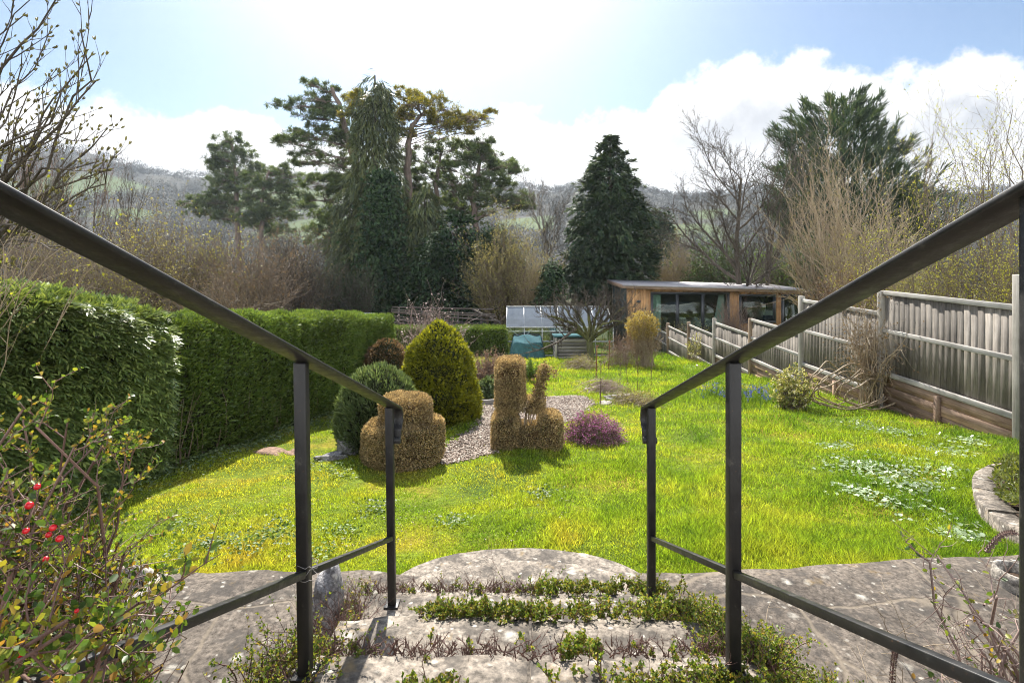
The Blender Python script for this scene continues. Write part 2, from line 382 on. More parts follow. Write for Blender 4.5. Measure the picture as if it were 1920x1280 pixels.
M['clad'] = wood_mat('larch_cladding', (0.30, 0.16, 0.07), (0.52, 0.31, 0.15), 'Z', per_piece=0.22)
M['fascia'] = wood_mat('fascia_wood', (0.2, 0.13, 0.09), (0.34, 0.24, 0.18), 'X', per_piece=0.1)
M['roof'] = plain_mat('roof_felt', (0.30, 0.29, 0.30), rough=0.65, var=0.2, vs=3)
M['dark'] = plain_mat('dark_frame', (0.03, 0.034, 0.04), rough=0.4, var=0.1)
M['darkwall'] = wood_mat('dark_green_boarding', (0.03, 0.045, 0.045), (0.06, 0.08, 0.08), 'Z')
M['interior'] = plain_mat('interior_wall', (0.2, 0.17, 0.12), rough=0.9, var=0.3, vs=3)
M['curtain'] = plain_mat('curtain_cloth', (0.5, 0.57, 0.58), rough=0.9, var=0.1, vs=8)
M['glass'] = glass_mat('window_glass', tint=(0.7, 0.78, 0.72), alpha=0.06)
M['alu'] = plain_mat('aluminium', (0.42, 0.43, 0.44), rough=0.65, metal=0.2, spec=0.2, var=0.25)
M['teal'] = plain_mat('teal_sheet', (0.05, 0.115, 0.13), rough=0.9, spec=0.05, var=0.3, vs=5)
M['timber_dark'] = wood_mat('old_dark_timber', (0.04, 0.033, 0.03), (0.11, 0.09, 0.085), 'X')
M['timber_grey'] = wood_mat('old_grey_timber', (0.17, 0.16, 0.15), (0.3, 0.28, 0.26), 'X')
M['rust'] = plain_mat('rusty_iron', (0.16, 0.06, 0.03), rough=0.85, var=0.4, vs=40)
M['paleroof'] = plain_mat('pale_sheet_roof', (0.55, 0.57, 0.6), rough=0.6, var=0.12, vs=2)
def gh_glass():
    m, t = new_mat('greenhouse_glazing')
    tco = t.n('ShaderNodeTexCoord'); nz = t.noise(tco.outputs['Object'], 3, 5, 0.7)
    df = t.n('ShaderNodeBsdfPrincipled', inp={'Base Color': (0.2, 0.24, 0.3, 1), 'Specular IOR Level': 0.1, 'Roughness': 0.75})
    tl = t.n('ShaderNodeBsdfTranslucent', inp={'Color': (0.12, 0.15, 0.2, 1)})
    tr = t.n('ShaderNodeBsdfTransparent', inp={'Color': (0.85, 0.9, 0.95, 1)})
    a = t.n('ShaderNodeMixShader', inp={0: 0.45}); t.l(df.outputs[0], a.inputs[1]); t.l(tl.outputs[0], a.inputs[2])
    b = t.n('ShaderNodeMixShader'); t.l(t.ramp(nz, [(0.3, 0.1), (0.7, 0.35)]), b.inputs[0]); t.l(a.outputs[0], b.inputs[1]); t.l(tr.outputs[0], b.inputs[2])
    o = t.n('ShaderNodeOutputMaterial'); t.l(b.outputs[0], o.inputs[0]); return m
M['gh_roof'] = gh_glass()
M['gh_wall'] = glass_mat('greenhouse_side_glass', alpha=0.2, rough=0.12)

def ground_mat():
    m, t = new_mat('ground')
    geo = t.n('ShaderNodeNewGeometry'); pos = geo.outputs['Position']
    sp = t.n('ShaderNodeSeparateXYZ'); t.l(pos, sp.inputs[0])
    n1 = t.noise(pos, 1.1, 5, 0.6); n2 = t.noise(pos, 9, 5, 0.65); n3 = t.noise(pos, 40, 3, 0.6)
    lawn = t.ramp(n1, [(0.35, (0.055, 0.09, 0.012)), (0.5, (0.11, 0.15, 0.014)), (0.62, (0.2, 0.17, 0.02)), (0.75, (0.17, 0.12, 0.03))])
    lawn = t.mix(1.0, lawn, t.ramp(n2, [(0.3, 0.6), (0.7, 1.35)]), 'MULTIPLY')
    lawn = t.mix(1.0, lawn, t.ramp(n3, [(0.3, 0.65), (0.7, 1.3)]), 'MULTIPLY')
    scrub = t.ramp(t.noise(pos, 0.35, 5, 0.65), [(0.35, (0.045, 0.05, 0.02)), (0.6, (0.09, 0.075, 0.045)), (0.75, (0.06, 0.09, 0.02))])
    wood = t.ramp(t.noise(pos, 0.06, 6, 0.7), [(0.35, (0.024, 0.023, 0.016)), (0.65, (0.05, 0.046, 0.032))])
    field = t.n('ShaderNodeAttribute', attribute_name='field').outputs['Fac']
    hill = t.mix(field, wood, (0.075, 0.105, 0.032))
    yy = sp.outputs[1]
    def mr(a, b): return t.n('ShaderNodeMapRange', interpolation_type='SMOOTHSTEP', inp={0: yy, 1: a, 2: b}).outputs[0]
    c = t.mix(mr(23, 26), lawn, scrub); c = t.mix(mr(90, 200), c, hill)
    # bare earth beneath hedges and outside the garden
    xx = sp.outputs[0]
    bp = t.n('ShaderNodeBump', inp={'Strength': 0.5, 'Distance': 0.02}); t.l(n2, bp.inputs['Height'])
    p = t.n('ShaderNodeBsdfPrincipled', inp={'Base Color': c, 'Roughness': 0.95, 'Specular IOR Level': 0.1}); t.l(bp.outputs[0], p.inputs['Normal'])
    o = t.n('ShaderNodeOutputMaterial'); t.l(p.outputs[0], o.inputs[0]); return m
M['ground'] = ground_mat()

# ------------------------------------------------------------------ setting: ground sheet
def grid_mesh(xs, ys, zf):
    X, Y = np.meshgrid(xs, ys); Z = zf(X, Y); V = np.stack([X, Y, Z], -1).reshape(-1, 3)
    nx, ny = len(xs), len(ys); i = np.arange(nx - 1)[None]; j = np.arange(ny - 1)[:, None]
    F = np.stack([j * nx + i, j * nx + i + 1, (j + 1) * nx + i + 1, (j + 1) * nx + i], -1).reshape(-1, 4); return V, F
xs = np.concatenate([-np.geomspace(1400, 12, 70), np.arange(-11.5, 11.6, 0.25), np.geomspace(12, 1400, 70)])
ys = np.concatenate([[-60, -20, -6], np.arange(0, 26, 0.25), np.geomspace(26, 170, 50), np.linspace(175, 680, 110), [720, 800, 1000, 1400]])
gm = MB(); gm.add(*grid_mesh(xs, ys, lambda X, Y: gh(X, Y) + bump(X, Y) * (Y < 26) * (Y > 2.9)))
ground = tag(gm.build('ground', M['ground'], smooth=True), kind='structure')
def hit(px, py):
    d = np.geomspace(30, 900, 4000); x = (px - 960) / 1000 * d; z = CAMZ - (py - 470) / 1000 * d
    k = np.argmax(z < gh(x, d)); return x[k], d[k]
FIELDS = [(*hit(px, py), rx, ry) for px, py, rx, ry in ((165, 345, 28, 40), (70, 352, 30, 30), (545, 378, 45, 45), (600, 425, 24, 26), (560, 440, 30, 22), (250, 400, 20, 16), (1285, 436, 26, 30), (1330, 400, 16, 20), (985, 420, 22, 30))]
def in_field(x, y):
    f = np.zeros(np.shape(x))
    for cx, cyy, rx, ry in FIELDS:
        q = ((x - cx) / rx) ** 4 + ((y - cyy) / ry) ** 4 + .25 * np.sin(x / 7) * np.sin(y / 9)
        f = np.maximum(f, np.clip((1.1 - q) * 4, 0, 1))
    return f
_co = np.empty(len(ground.data.vertices) * 3, np.float32); ground.data.vertices.foreach_get('co', _co); _co = _co.reshape(-1, 3)
ground.data.attributes.new('field', 'FLOAT', 'POINT').data.foreach_set('value', in_field(_co[:, 0], _co[:, 1]).astype(np.float32))

# path of crazy paving along the foot of the steps
def yfar(x): return np.where(x < -0.7, 2.835 - 0.01 * np.sin(x * 3) - 0.012 * np.clip(-x - 1.5, 0, 9) , 2.81 + np.clip(x - .7, 0, 9) * 0.085 + 0.012 * np.sin(x * 4))
def build_path():
    xs = np.arange(-8, 8.01, 0.1); V = []; k = 22
    tt = np.linspace(0, 1, k)
    r = np.random.default_rng(3)
    e = yfar(xs) + r.normal(size=len(xs)) * 0.006
    Y = 0.55 + (e[None] - 0.55) * tt[:, None]; X = np.repeat(xs[None], k, 0)
    Z = 0.16 + 0.005 * np.sin(X * 3.1 + Y * 2) + 0.004 * np.sin(X * 7 - Y * 5) + r.normal(size=X.shape) * 0.0015
    Z[-1] -= 0.012
    top = np.stack([X, Y, Z], -1); bot = top[-1:].copy(); bot[..., 2] = -0.1
    P = np.concatenate([top, bot]).reshape(-1, 3); nx = len(xs); i = np.arange(nx - 1)[None]; j = np.arange(k)[:, None]
    F = np.stack([j * nx + i, j * nx + i + 1, (j + 1) * nx + i + 1, (j + 1) * nx + i], -1).reshape(-1, 4)
    mb = MB().add(P, F); tag(mb.build('path', M['path']), kind='structure')
build_path()
# terrace behind the camera, split by the steps
mb = MB(); mb.box((-4.4, -2.7, 0.6), (7.4, 6.6, 1.2)); mb.box((4.48, -2.7, 0.6), (7.4, 6.6, 1.2))
tag(mb.build('terrace', M['path']), kind='structure')

# ------------------------------------------------------------------ steps
steps = thing('stone_steps', 'broad grey lichened stone steps going down between the two black handrails', 'steps', (0.03, 1.9, 0.16))
def rough_slab(mb, x0, x1, y0, y1, z0, z1, r, amp=0.006):
    """a stone block with a worn, slightly uneven top and edge"""
    nx = max(6, int((x1 - x0) / .05)); ny = 8
    xs = np.linspace(x0, x1, nx); ys = np.linspace(y0, y1, ny)
    X, Y = np.meshgrid(xs, ys); Z = np.full(X.shape, z1) + r.normal(size=X.shape) * 0.0015 + 0.0015 * np.sin(X * 6 + z1 * 30)
    Y[-1] += r.normal(size=nx) * amp; Z[-1] -= 0.008 + np.abs(r.normal(size=nx)) * amp * .7
    Z[:, 0] -= 0.008; Z[:, -1] -= 0.008
    V = np.stack([X, Y, Z], -1).reshape(-1, 3); i = np.arange(nx - 1)[None]; j = np.arange(ny - 1)[:, None]
    F = np.stack([j * nx + i, j * nx + i + 1, (j + 1) * nx + i + 1, (j + 1) * nx + i], -1).reshape(-1, 4)
    o = len(V); ring = [j * nx for j in range(ny)] + [(ny - 1) * nx + i for i in range(1, nx)] + [j * nx + nx - 1 for j in range(ny - 2, -1, -1)]
    B = V[ring].copy(); B[:, 2] = z0; B[:, 1] -= np.where(B[:, 1] > y1 - .03, .012, 0)
    F2 = [(ring[a], ring[a + 1], o + a + 1, o + a) for a in range(len(ring) - 1)]
    mb.add(np.vstack([V, B]), np.vstack([F, np.array(F2)])); return mb
EDGE0, RISE, TREAD = 1.476, 0.195, 0.44
for k in range(-3, 3):
    e = EDGE0 + TREAD * k; z = 0.74 - RISE * k; r = np.random.default_rng(20 + k)
    mb = MB(); jx = 0.045 + 0.02 * k
    rough_slab(mb, -0.61 - .005 * k, jx - .005, e - .56, e, 0.1, z, r); rough_slab(mb, jx + .005, 0.665, e - .56, e + r.normal() * .006, 0.1, z - .004, r)
    mb.build('step', M['stone'], steps)
def half_moon(cx, y0, ax, ay, z0, z1, name, jo):
    n = 60; r = np.random.default_rng(jo); th = np.linspace(math.pi, 0, n); rings = [0.0, .5, .85, .97, 1.0]
    V = []
    for q in rings: V.append(np.stack([cx + ax * q * np.cos(th), y0 + ay * q * np.sin(th) ** .8, z1 + r.normal(size=n) * .0015 - (.01 if q == 1 else 0)], -1))
    V.append(np.stack([cx + ax * np.cos(th), y0 + ay * np.sin(th) ** .8, np.full(n, z0)], -1)); V = np.array(V)
    k = len(V); i = np.arange(n - 1)[None]; j = np.arange(k - 1)[:, None]
    F = np.stack([j * n + i, j * n + i + 1, (j + 1) * n + i + 1, (j + 1) * n + i], -1).reshape(-1, 4)
    return MB().add(V.reshape(-1, 3), F).build(name, M['stone'], steps)
half_moon(0.05, 2.70, 0.73, 0.50, -0.1, 0.075, 'curved_step', 5)
half_moon(0.06, 2.5, 0.66, 0.40, 0.0, 0.172, 'curved_step', 6)

# ------------------------------------------------------------------ handrails
def flat_along(mb, P, X, w, t):
    """a flat bar of width w along the X direction following polyline P"""
    P = np.asarray(P, float); T = np.empty_like(P); T[1:-1] = P[2:] - P[:-2]; T[0] = P[1] - P[0]; T[-1] = P[-1] - P[-2]; T = nrm(T)
    X = np.broadcast_to(np.asarray(X, float), P.shape); U = nrm(np.cross(X, T)); h = t / 2; c = .002
    offs = [(-w / 2 + c, -h), (w / 2 - c, -h), (w / 2, -h + c), (w / 2, h - c), (w / 2 - c, h), (-w / 2 + c, h), (-w / 2, h - c), (-w / 2, -h + c)]
    V = np.stack([P + X * a + U * b for a, b in offs], 1); k = len(P); n = 8
    i = np.arange(k - 1)[:, None]; q = np.arange(n)[None]; q2 = (q + 1) % n
    F = np.stack([i * n + q, i * n + q2, (i + 1) * n + q2, (i + 1) * n + q], -1).reshape(-1, 4)
    mb.add(V.reshape(-1, 3), F); mb.add(V[0], [tuple(range(8))]); mb.add(V[-1], [tuple(range(7, -1, -1))])
def zr(d): return CAMZ - 0.287 - 0.43 * (d - 1.398)
def handrail(xa, xb, label, lean):
    def xr(d): return xa + (xb - xa) * (d - 0.57) / (2.26 - .57)
    t = thing('handrail', label, 'handrail', (xr(1.4), 1.4, 0.74), 'black metal handrails of the steps')
    ax = nrm(np.array([1.0, -(xb - xa) / 1.69, 0])); dirv = np.array([(xb - xa) / 1.69, 1, 0])
    P = [(xr(d), d, zr(d)) for d in (-.25, .3, .57, 1.0, 1.398, 1.8, 2.1, 2.305)]
    mb = MB(); flat_along(mb, P, ax, .058, .010); rail = mb.build('rail', M['rail'], t)
    # the end turns down and curls under
    e = np.array(P[-1]); pts = [e - dirv * .004 + np.array([0, 0, .0017])]
    a0 = math.atan(0.42); c = (0.0, -0.05)
    path = []
    for a in np.linspace(90 - math.degrees(a0), -70, 12): path.append((.05 * math.cos(R(a)) + .0, .05 * math.sin(R(a))))
    s0 = path[0]; path = [(p[0] - s0[0], p[1] - s0[1]) for p in path]
    y, z = path[-1]; ang = -160
    for q in range(5): y, z = path[-1]; path.append((y - .0015, z - .009))
    y, z = path[-1]; ang = -95
    for q in range(13):
        ang -= 24; y += .0042 * math.cos(R(ang)); z += .0042 * math.sin(R(ang)); path.append((y, z))
    pts += [e + dirv * p[0] + np.array([0, 0, p[1]]) for p in path[1:]]
    mb = MB(); flat_along(mb, pts, ax, .058, .010); mb.build('scroll_end', M['rail'], t)
    for d, bz in ((.57, 1.13), (1.398, .74), (2.26, .35)):
        x = xr(d); top = zr(d) - .004; mb = MB()
        a = np.array((x, d, bz - .02)); b = np.array((x + lean, d, top))
        mb.bar(a, b, .032, .032, up=(0, 1, 0)); p = mb.build('post', M['rail'], t, bevel=.004)
        mb = MB(); mb.box((x, d, bz + .004), (.06, .06, .008)); mb.build('foot_plate', M['rail'], p, bevel=.002)
    zl = lambda d: CAMZ - 0.845 - 0.43 * (d - 1.398)
    for a, b in ((.57, 1.398), (1.398, 2.26)):
        mb = MB(); mb.bar((xr(a), a + .02, zl(a + .02)), (xr(b), b - .02, zl(b - .02)), .018, .018); mb.build('lower_rail', M['rail'], t, bevel=.002)
    return t
handrail(-0.572, -0.508, 'black painted metal handrail beside the cotoneaster with red berries', -0.012)
handrail(0.571, 0.590, 'black painted metal handrail on the fence side of the steps', 0.0)

def wire():
    r = np.random.default_rng(5); a = np.linspace(0, 7 * math.pi, 60); c = np.array((-.536, 1.398, CAMZ - .835)); P = c + np.stack([.026 * np.cos(a) * (1 + .2 * r.normal(size=60) * .4), .026 * np.sin(a), .02 * np.sin(a * .37) + .008 * r.normal(size=60) * .4], -1)
    P = np.concatenate([P, P[-1] + np.cumsum(np.tile([(-.006, .002, -.012)], (10, 1)) + r.normal(size=(10, 3)) * .006, 0)]); tag(MB().tubes(P, np.full(len(P), .0009), 4).build('wire', M['timber_grey'], origin=tuple(c)), 'thin twisted wire wound round the near handrail post by the berried shrub', 'wire')
wire()
# ------------------------------------------------------------------ fence
FX = 6.0
posts = [(3.95, .1, 'g'), (6.3, -.283, 'g'), (8.65, -.65, 'g'), (11.05, -.94, 'g'), (13.4, -1.70, 'b'), (15.8, -2.0, 'g'), (18.1, -2.41, 'b'), (20.5, -2.77, 'b'), (22.9, -3.1, 'b')]
panels = [(-.3, -1.67), (-.65, -2.02), (-1.0, -2.38), (-1.70, -2.75), (-2.1, -3.13), (-2.49, -3.5), (-2.87, -3.88), (-3.2, -4.2)]
fence = thing('fence', 'weathered grey closeboard timber fence stepping downhill in bays', 'fence', (FX, 12, g1(6, 12)))
for d, tz, kd in posts:
    zt = CAMZ + tz; zb = g1(FX, d) - .1; mb = MB(); mb.box((FX, d, (zt + zb) / 2), (.1, .1, zt - zb))
    mb.build('post', M['post_grey' if kd == 'g' else 'post_brown'], fence, bevel=.006)
for i, (tz, bz) in enumerate(panels):
    d0, d1 = posts[i][0] + .05, posts[i + 1][0] - .05; zt, zb = CAMZ + tz, CAMZ + bz; r = np.random.default_rng(50 + i)
    mb = MB(); n = int((d1 - d0) / .105); w = (d1 - d0) / n
    for q in range(n):
        yc = d0 + (q + .5) * w; dz = r.normal() * .006
        mb.box((FX + .035 + r.normal() * .002, yc, (zt + zb) / 2 - .01 + dz), (.014, w * 1.12, zt - zb - .03), rz=0.15 + r.normal() * .03, rx=r.normal() * .004)
    pn = mb.build('panel', M['fence'], fence)
    for zz, hh in ((zt - .025, .07), ((zt + zb) / 2 + .05, .065), (zb + .05, .075)):
        mb = MB(); mb.box((FX - .005, (d0 + d1) / 2, zz), (.05, d1 - d0 - .004, hh), rx=r.normal() * .002); mb.build('rail', M['fence_rail'], pn, bevel=.008)
    gb = g1(FX, d1) - .05
    if zb - gb > .08:
        mb = MB(); hgt = zb - gb; k = max(1, round(hgt / .15))
        for q in range(k): mb.box((FX + .012 * (q % 2), (d0 + d1) / 2, gb + hgt * (q + .5) / k), (.028, d1 - d0, hgt / k * .97), rx=0)
        if i in (1, 2): mb.box((FX - .04, (d0 + d1) / 2, (zb + gb) / 2 - .02), (.05, .07, hgt))
        mb.build('gravel_board', M['gravelboard'], fence)

# ------------------------------------------------------------------ garden room behind the fence
def garden_room():
    y0, y1 = 24.0, 27.4; xa, xb = 5.16, 13.05; zb = g1(8, 24) - .1
    zt = lambda x: CAMZ - 1.62 - (x - xa) / (xb - xa) * .22
    t = thing('garden_room', 'low timber clad garden room with flat roof standing behind the fence', 'building', ((xa + xb) / 2, y0, zb))
    W1 = (6.29, 9.72, CAMZ - 1.9, CAMZ - 3.9); W2 = (10.27, 11.8, CAMZ - 2.0, CAMZ - 3.2); W3 = (12.17, 12.96, CAMZ - 2.0, CAMZ - 4.1)
    mb = MB(); x = xa; w = .125
    while x < xb - .02:
        xc = x + w / 2; cuts = [(zb, zt(xc))]
        for a, b, top, bot in (W1, W2, W3):
            if a < xc < b: cuts = [(zb, bot), (top, zt(xc))]
        for z0, z1 in cuts: mb.box((xc, y0 + .02, (z0 + z1) / 2), (w * .93, .03, z1 - z0))
        x += w
    mb.build('front_wall', M['clad'], t)
    mb = MB()
    for q in range(24): mb.box((xa + .03, y0 + .1 + q * .14, (zb + zt(xa)) / 2), (.04, .135, zt(xa) - zb))
    mb.build('side_wall', M['darkwall'], t)
    mb = MB(); mb.box(((xa + xb) / 2, y1, (zb + CAMZ - 1.75) / 2), (xb - xa, .05, CAMZ - 1.75 - zb)); mb.box((xb - .03, (y0 + y1) / 2, (zb + CAMZ - 1.9) / 2), (.05, y1 - y0 - .1, CAMZ - 1.95 - zb)); mb.box(((xa + xb) / 2, (y0 + y1) / 2, zb + .15), (xb - xa - .2, y1 - y0 - .1, .1)); mb.build('inner_wall', M['interior'], t)
    a = math.atan(.22 / (xb - xa)); cx = (xa + xb) / 2
    mb = MB(); mb.box((cx, (y0 + y1) / 2 - .1, CAMZ - 1.62 - .11 + .09), (xb - xa + .5, y1 - y0 + .6, .06), ry=a); rf = mb.build('roof', M['roof'], t)
    mb = MB(); mb.box((cx, y0 - .33, CAMZ - 1.62 - .11 + .03), (xb - xa + .5, .03, .17), ry=a); mb.box((xa - .26, (y0 + y1) / 2 - .1, CAMZ - 1.62 + .035), (.03, y1 - y0 + .4, .16)); mb.build('fascia', M['fascia'], rf)
    def window(a, b, top, bot, nm, n, name):
        mb = MB(); y = y0 - .01
        for xx in np.linspace(a, b, n + 1): mb.box((xx, y, (top + bot) / 2), (.13 if a < xx < b else .11, .08, top - bot))
        for zz in (top, bot): mb.box(((a + b) / 2, y - .002, zz), (b - a + .12, .078, .1))
        f = mb.build(name, M['dark'], t)
        mb = MB(); mb.box(((a + b) / 2, y + .02, (top + bot) / 2), (b - a - .02, .012, top - bot - .02)); mb.build('glass_pane', M['glass'], f)
        return f
    f = window(*W1, 3, 3, 'patio_door')
    for a, b, nar in ((6.36, 6.75, 0), (9.05, 9.64, 1)):
        n = 40; xs_ = np.linspace(0, 1, n); V = []
        for zq in np.linspace(0, 1, 8):
            z = W1[2] - .1 - zq * 1.75; left = a + nar * (b - a) * (1 - zq) * .55
            V.append(np.stack([left + (b - left) * xs_, y0 + .2 + .025 * np.sin(xs_ * 40), np.full(n, z)], -1))
        V = np.array(V).reshape(-1, 3); i = np.arange(n - 1)[None]; j = np.arange(7)[:, None]
        F = np.stack([j * n + i, j * n + i + 1, (j + 1) * n + i + 1, (j + 1) * n + i], -1).reshape(-1, 4)
        MB().add(V, F).build('curtain', M['curtain'], f, smooth=True)
    window(*W2, 1, 1, 'window'); d = window(*W3, 1, 1, 'door')
    mb = MB(); mb.box((12.3, y0 - .08, CAMZ - 3.1), (.03, .06, .16)); mb.build('handle', M['alu'], d)
    mb = MB(); mb.box((5.7, y0 - .02, CAMZ - 2.28), (.16, .05, .1)); mb.build('wall_lamp', M['dark'], t)
garden_room()

# ------------------------------------------------------------------ greenhouse
def greenhouse():
    x0, x1, y0, y1 = -.2, 3.74, 19.7, 22.1; zb = g1(1, 19.7); ze = CAMZ - 2.82; zg = CAMZ - 2.2; ym = (y0 + y1) / 2
    t = thing('greenhouse', 'old aluminium greenhouse with cloudy bluish glass roof at the lawn end', 'greenhouse', (1.77, 20.9, zb))
    mb = MB(); nb = 6; s = .035
    for x in np.linspace(x0, x1, nb + 1):
        mb.bar((x, y0, zb), (x, y0, ze), s, s, up=(0, 1, 0)); mb.bar((x, y1, zb), (x, y1, ze), s, s, up=(0, 1, 0))
        mb.bar((x, y0, ze), (x, ym, zg), s, s); mb.bar((x, y1, ze), (x, ym, zg), s, s)
    for y, z in ((y0 - .01, ze), (y1 + .01, ze), (ym, zg + .01), (y0 - .01, zb + .55), (y0 - .01, zb + .03)): mb.bar((x0 - .02, y, z), (x1 + .02, y, z), .045, .045)
    for x in (x0, x1):
        mb.bar((x - .003, y0, ze), (x - .003, y1, ze), s, s); mb.bar((x, ym, zb), (x, ym, zg), s * .9, s * .9, up=(0, 1, 0))
    mb.bar((x0 + .1, y0 + .03, ze - .05), (x0 + .7, y0 + .03, zb + .55), .03, .03); mb.bar((x0 + .95, y0 + .03, ze - .05), (x0 + .55, y0 + .03, zb + .55), .03, .03)
    mb.build('frame', M['alu'], t)
    r = np.random.default_rng(9)
    X = np.linspace(x0, x1, nb + 1)
    mb = MB(); n = 3
    for a, b in zip(X[:-1], X[1:]):
        for q in range(n):
            f0, f1 = q / n - .012, (q + 1) / n; e = .012 + .006 * (n - q) + r.normal() * .002
            for sgn in (1, -1):
                yy = lambda f: (y0 + (ym - y0) * f) if sgn == 1 else (y1 - (y1 - ym) * f)
                zz = lambda f: ze + (zg - ze) * f + e
                mb.add([(a + .006, yy(f0), zz(f0)), (b - .006, yy(f0), zz(f0)), (b - .006, yy(f1), zz(f1) - .006), (a + .006, yy(f1), zz(f1) - .006)], [(0, 1, 2, 3)])
    mb.build('roof_glazing', M['gh_roof'], t)
    mb = MB()
    for a, b in zip(X[:-1], X[1:]):
        for y in (y0 - .002, y1 + .002):
            for z0, z1 in ((zb + .04, zb + .54), (zb + .57, ze - .03)): mb.add([(a + .01, y, z0), (b - .01, y, z0), (b - .01, y, z1), (a + .01, y, z1)], [(0, 1, 2, 3)])
    for x in (x0 - .004, x1 + .004): mb.add([(x, y0, zb), (x, y1, zb), (x, y1, ze), (x, ym, zg), (x, y0, ze)], [(0, 1, 2, 3, 4)])
    mb.build('wall_glazing', M['gh_wall'], t)
    mb = MB()
    for zz in (zb + .55, zb + .6): mb.box(((x0 + x1) / 2, y1 - .35, zz), (x1 - x0 - .1, .5, .025))
    mb.build('staging', M['timber_grey'], t)
greenhouse()

def draped(cx, cy, zb, lx, ly, h, name, label, cat, mat, seed, rz=0.0, slope=.0):
    r = np.random.default_rng(seed); n = 26; u = np.linspace(-1, 1, n); U, Vv = np.meshgrid(u, u)
    m = np.maximum(np.abs(U), np.abs(Vv)); f = np.clip((m - .62) / .38, 0, 1)
    X = U * lx / 2 * (1 - .22 * f * 0) ; Y = Vv * ly / 2
    k = np.where(m > .62, .62 + (m - .62) * .45, m) / np.maximum(m, 1e-6)
    X, Y = X * k / .79, Y * k / .79
    Z = h * (1 - f ** 1.3) + .03 * np.sin(U * 7 + Vv * 3) * (1 - f) + slope * Vv * h * (1 - f)
    X = X + f * .03 * np.sin(Vv * 15 + seed); Y = Y + f * .03 * np.sin(U * 15)
    P = np.stack([X * math.cos(rz) - Y * math.sin(rz) + cx, X * math.sin(rz) + Y * math.cos(rz) + cy, Z + zb], -1).reshape(-1, 3)
    i = np.arange(n - 1)[None]; j = np.arange(n - 1)[:, None]
    F = np.stack([j * n + i, j * n + i + 1, (j + 1) * n + i + 1, (j + 1) * n + i], -1).reshape(-1, 4)
    return tag(MB().add(P, F).build(name, mat, origin=(cx, cy, zb), smooth=True), label, cat)
draped(.55, 19.1, g1(0, 19.1), 1.25, .75, .66, 'covered_stack', 'teal plastic sheet draped over a stack in front of the greenhouse', 'tarpaulin', M['teal'], 4, slope=.25)
def compost_bin():
    x0, x1, y0, y1 = 1.5, 2.75, 18.5, 19.3; zb = g1(2, 18.8); h = .78
    t = thing('compost_bin', 'grey slatted timber bin with dark lid beside the apple tree', 'compost bin', ((x0 + x1) / 2, y0, zb))
    mb = MB()
    for q in range(6):
        z = zb + .07 + q * .12
        for y in (y0, y1): mb.box(((x0 + x1) / 2, y, z), (x1 - x0, .025, .105))
        for x in (x0, x1): mb.box((x, (y0 + y1) / 2, z), (.025, y1 - y0 - .03, .105))
    mb.build('slats', M['timber_grey'], t)
    for x in (x0 + .03, x1 - .03):
        mb = MB(); mb.box((x, y0 - .035, zb + h / 2), (.07, .04, h)); mb.build('corner_post', M['fence_rail'], t)
    mb = MB(); mb.box(((x0 + x1) / 2, (y0 + y1) / 2, zb + h + .015), (x1 - x0 + .1, y1 - y0 + .15, .035), rx=-.05); mb.build('lid', M['teal'], t)
compost_bin()
def timber_frame():
    zb = g1(-2, 21); t = thing('fruit_cage', 'collapsing dark timber frame of thin rails left of the greenhouse', 'timber frame', (-2.5, 21, zb))
    r = np.random.default_rng(4); mb = MB()
    for q in range(9):
        z = CAMZ - 2.2 - q * .085; sl = -.03 - q * .012; x1 = -.75 - .0 * q + (.08 * q if q < 5 else .4 - .1 * (q - 5))
        mb.bar((-4.7, 21 + r.normal() * .2, z + r.normal() * .02), (x1, 20.6 + r.normal() * .2 - .05 * q, z + sl * 4 + r.normal() * .03), .03, .045)
    mb.build('rails', M['timber_dark'], t)
    for x in (-4.5, -3.3, -2.1, -1.2):
        mb = MB(); mb.bar((x, 21, zb - .1), (x + r.normal() * .05, 21, CAMZ - 2.25 - (x + 4.5) * .06), .07, .07, up=(0, 1, 0)); mb.build('post', M['timber_dark'], t)
    mb = MB(); mb.bar((-1.6, 21.1, CAMZ - 2.3), (-.45, 20.5, CAMZ - 2.75), .05, .05); mb.bar((-1.5, 20.9, CAMZ - 3.2), (-.5, 20.5, CAMZ - 2.72), .05, .05); mb.bar((-.45, 20.5, CAMZ - 2.74), (-.5, 20.5, zb), .05, .05, up=(0, 1, 0)); mb.build('brace', M['timber_dark'], t)
timber_frame()
def pale_shed():
    zb = g1(-8, 22); t = thing('shed', 'low outbuilding with a pale sheet roof just behind the hedge', 'shed', (-8.3, 22, zb))
    mb = MB(); mb.box((-8.3, 22.2, (zb + CAMZ - 2.92) / 2), (4.0, 2.6, CAMZ - 2.92 - zb)); mb.build('walls', M['timber_grey'], t)
    mb = MB(); mb.box((-8.3, 22.2, CAMZ - 2.84), (4.4, 3.0, .07), rx=.03); mb.build('roof', M['paleroof'], t, bevel=.01)
pale_shed()

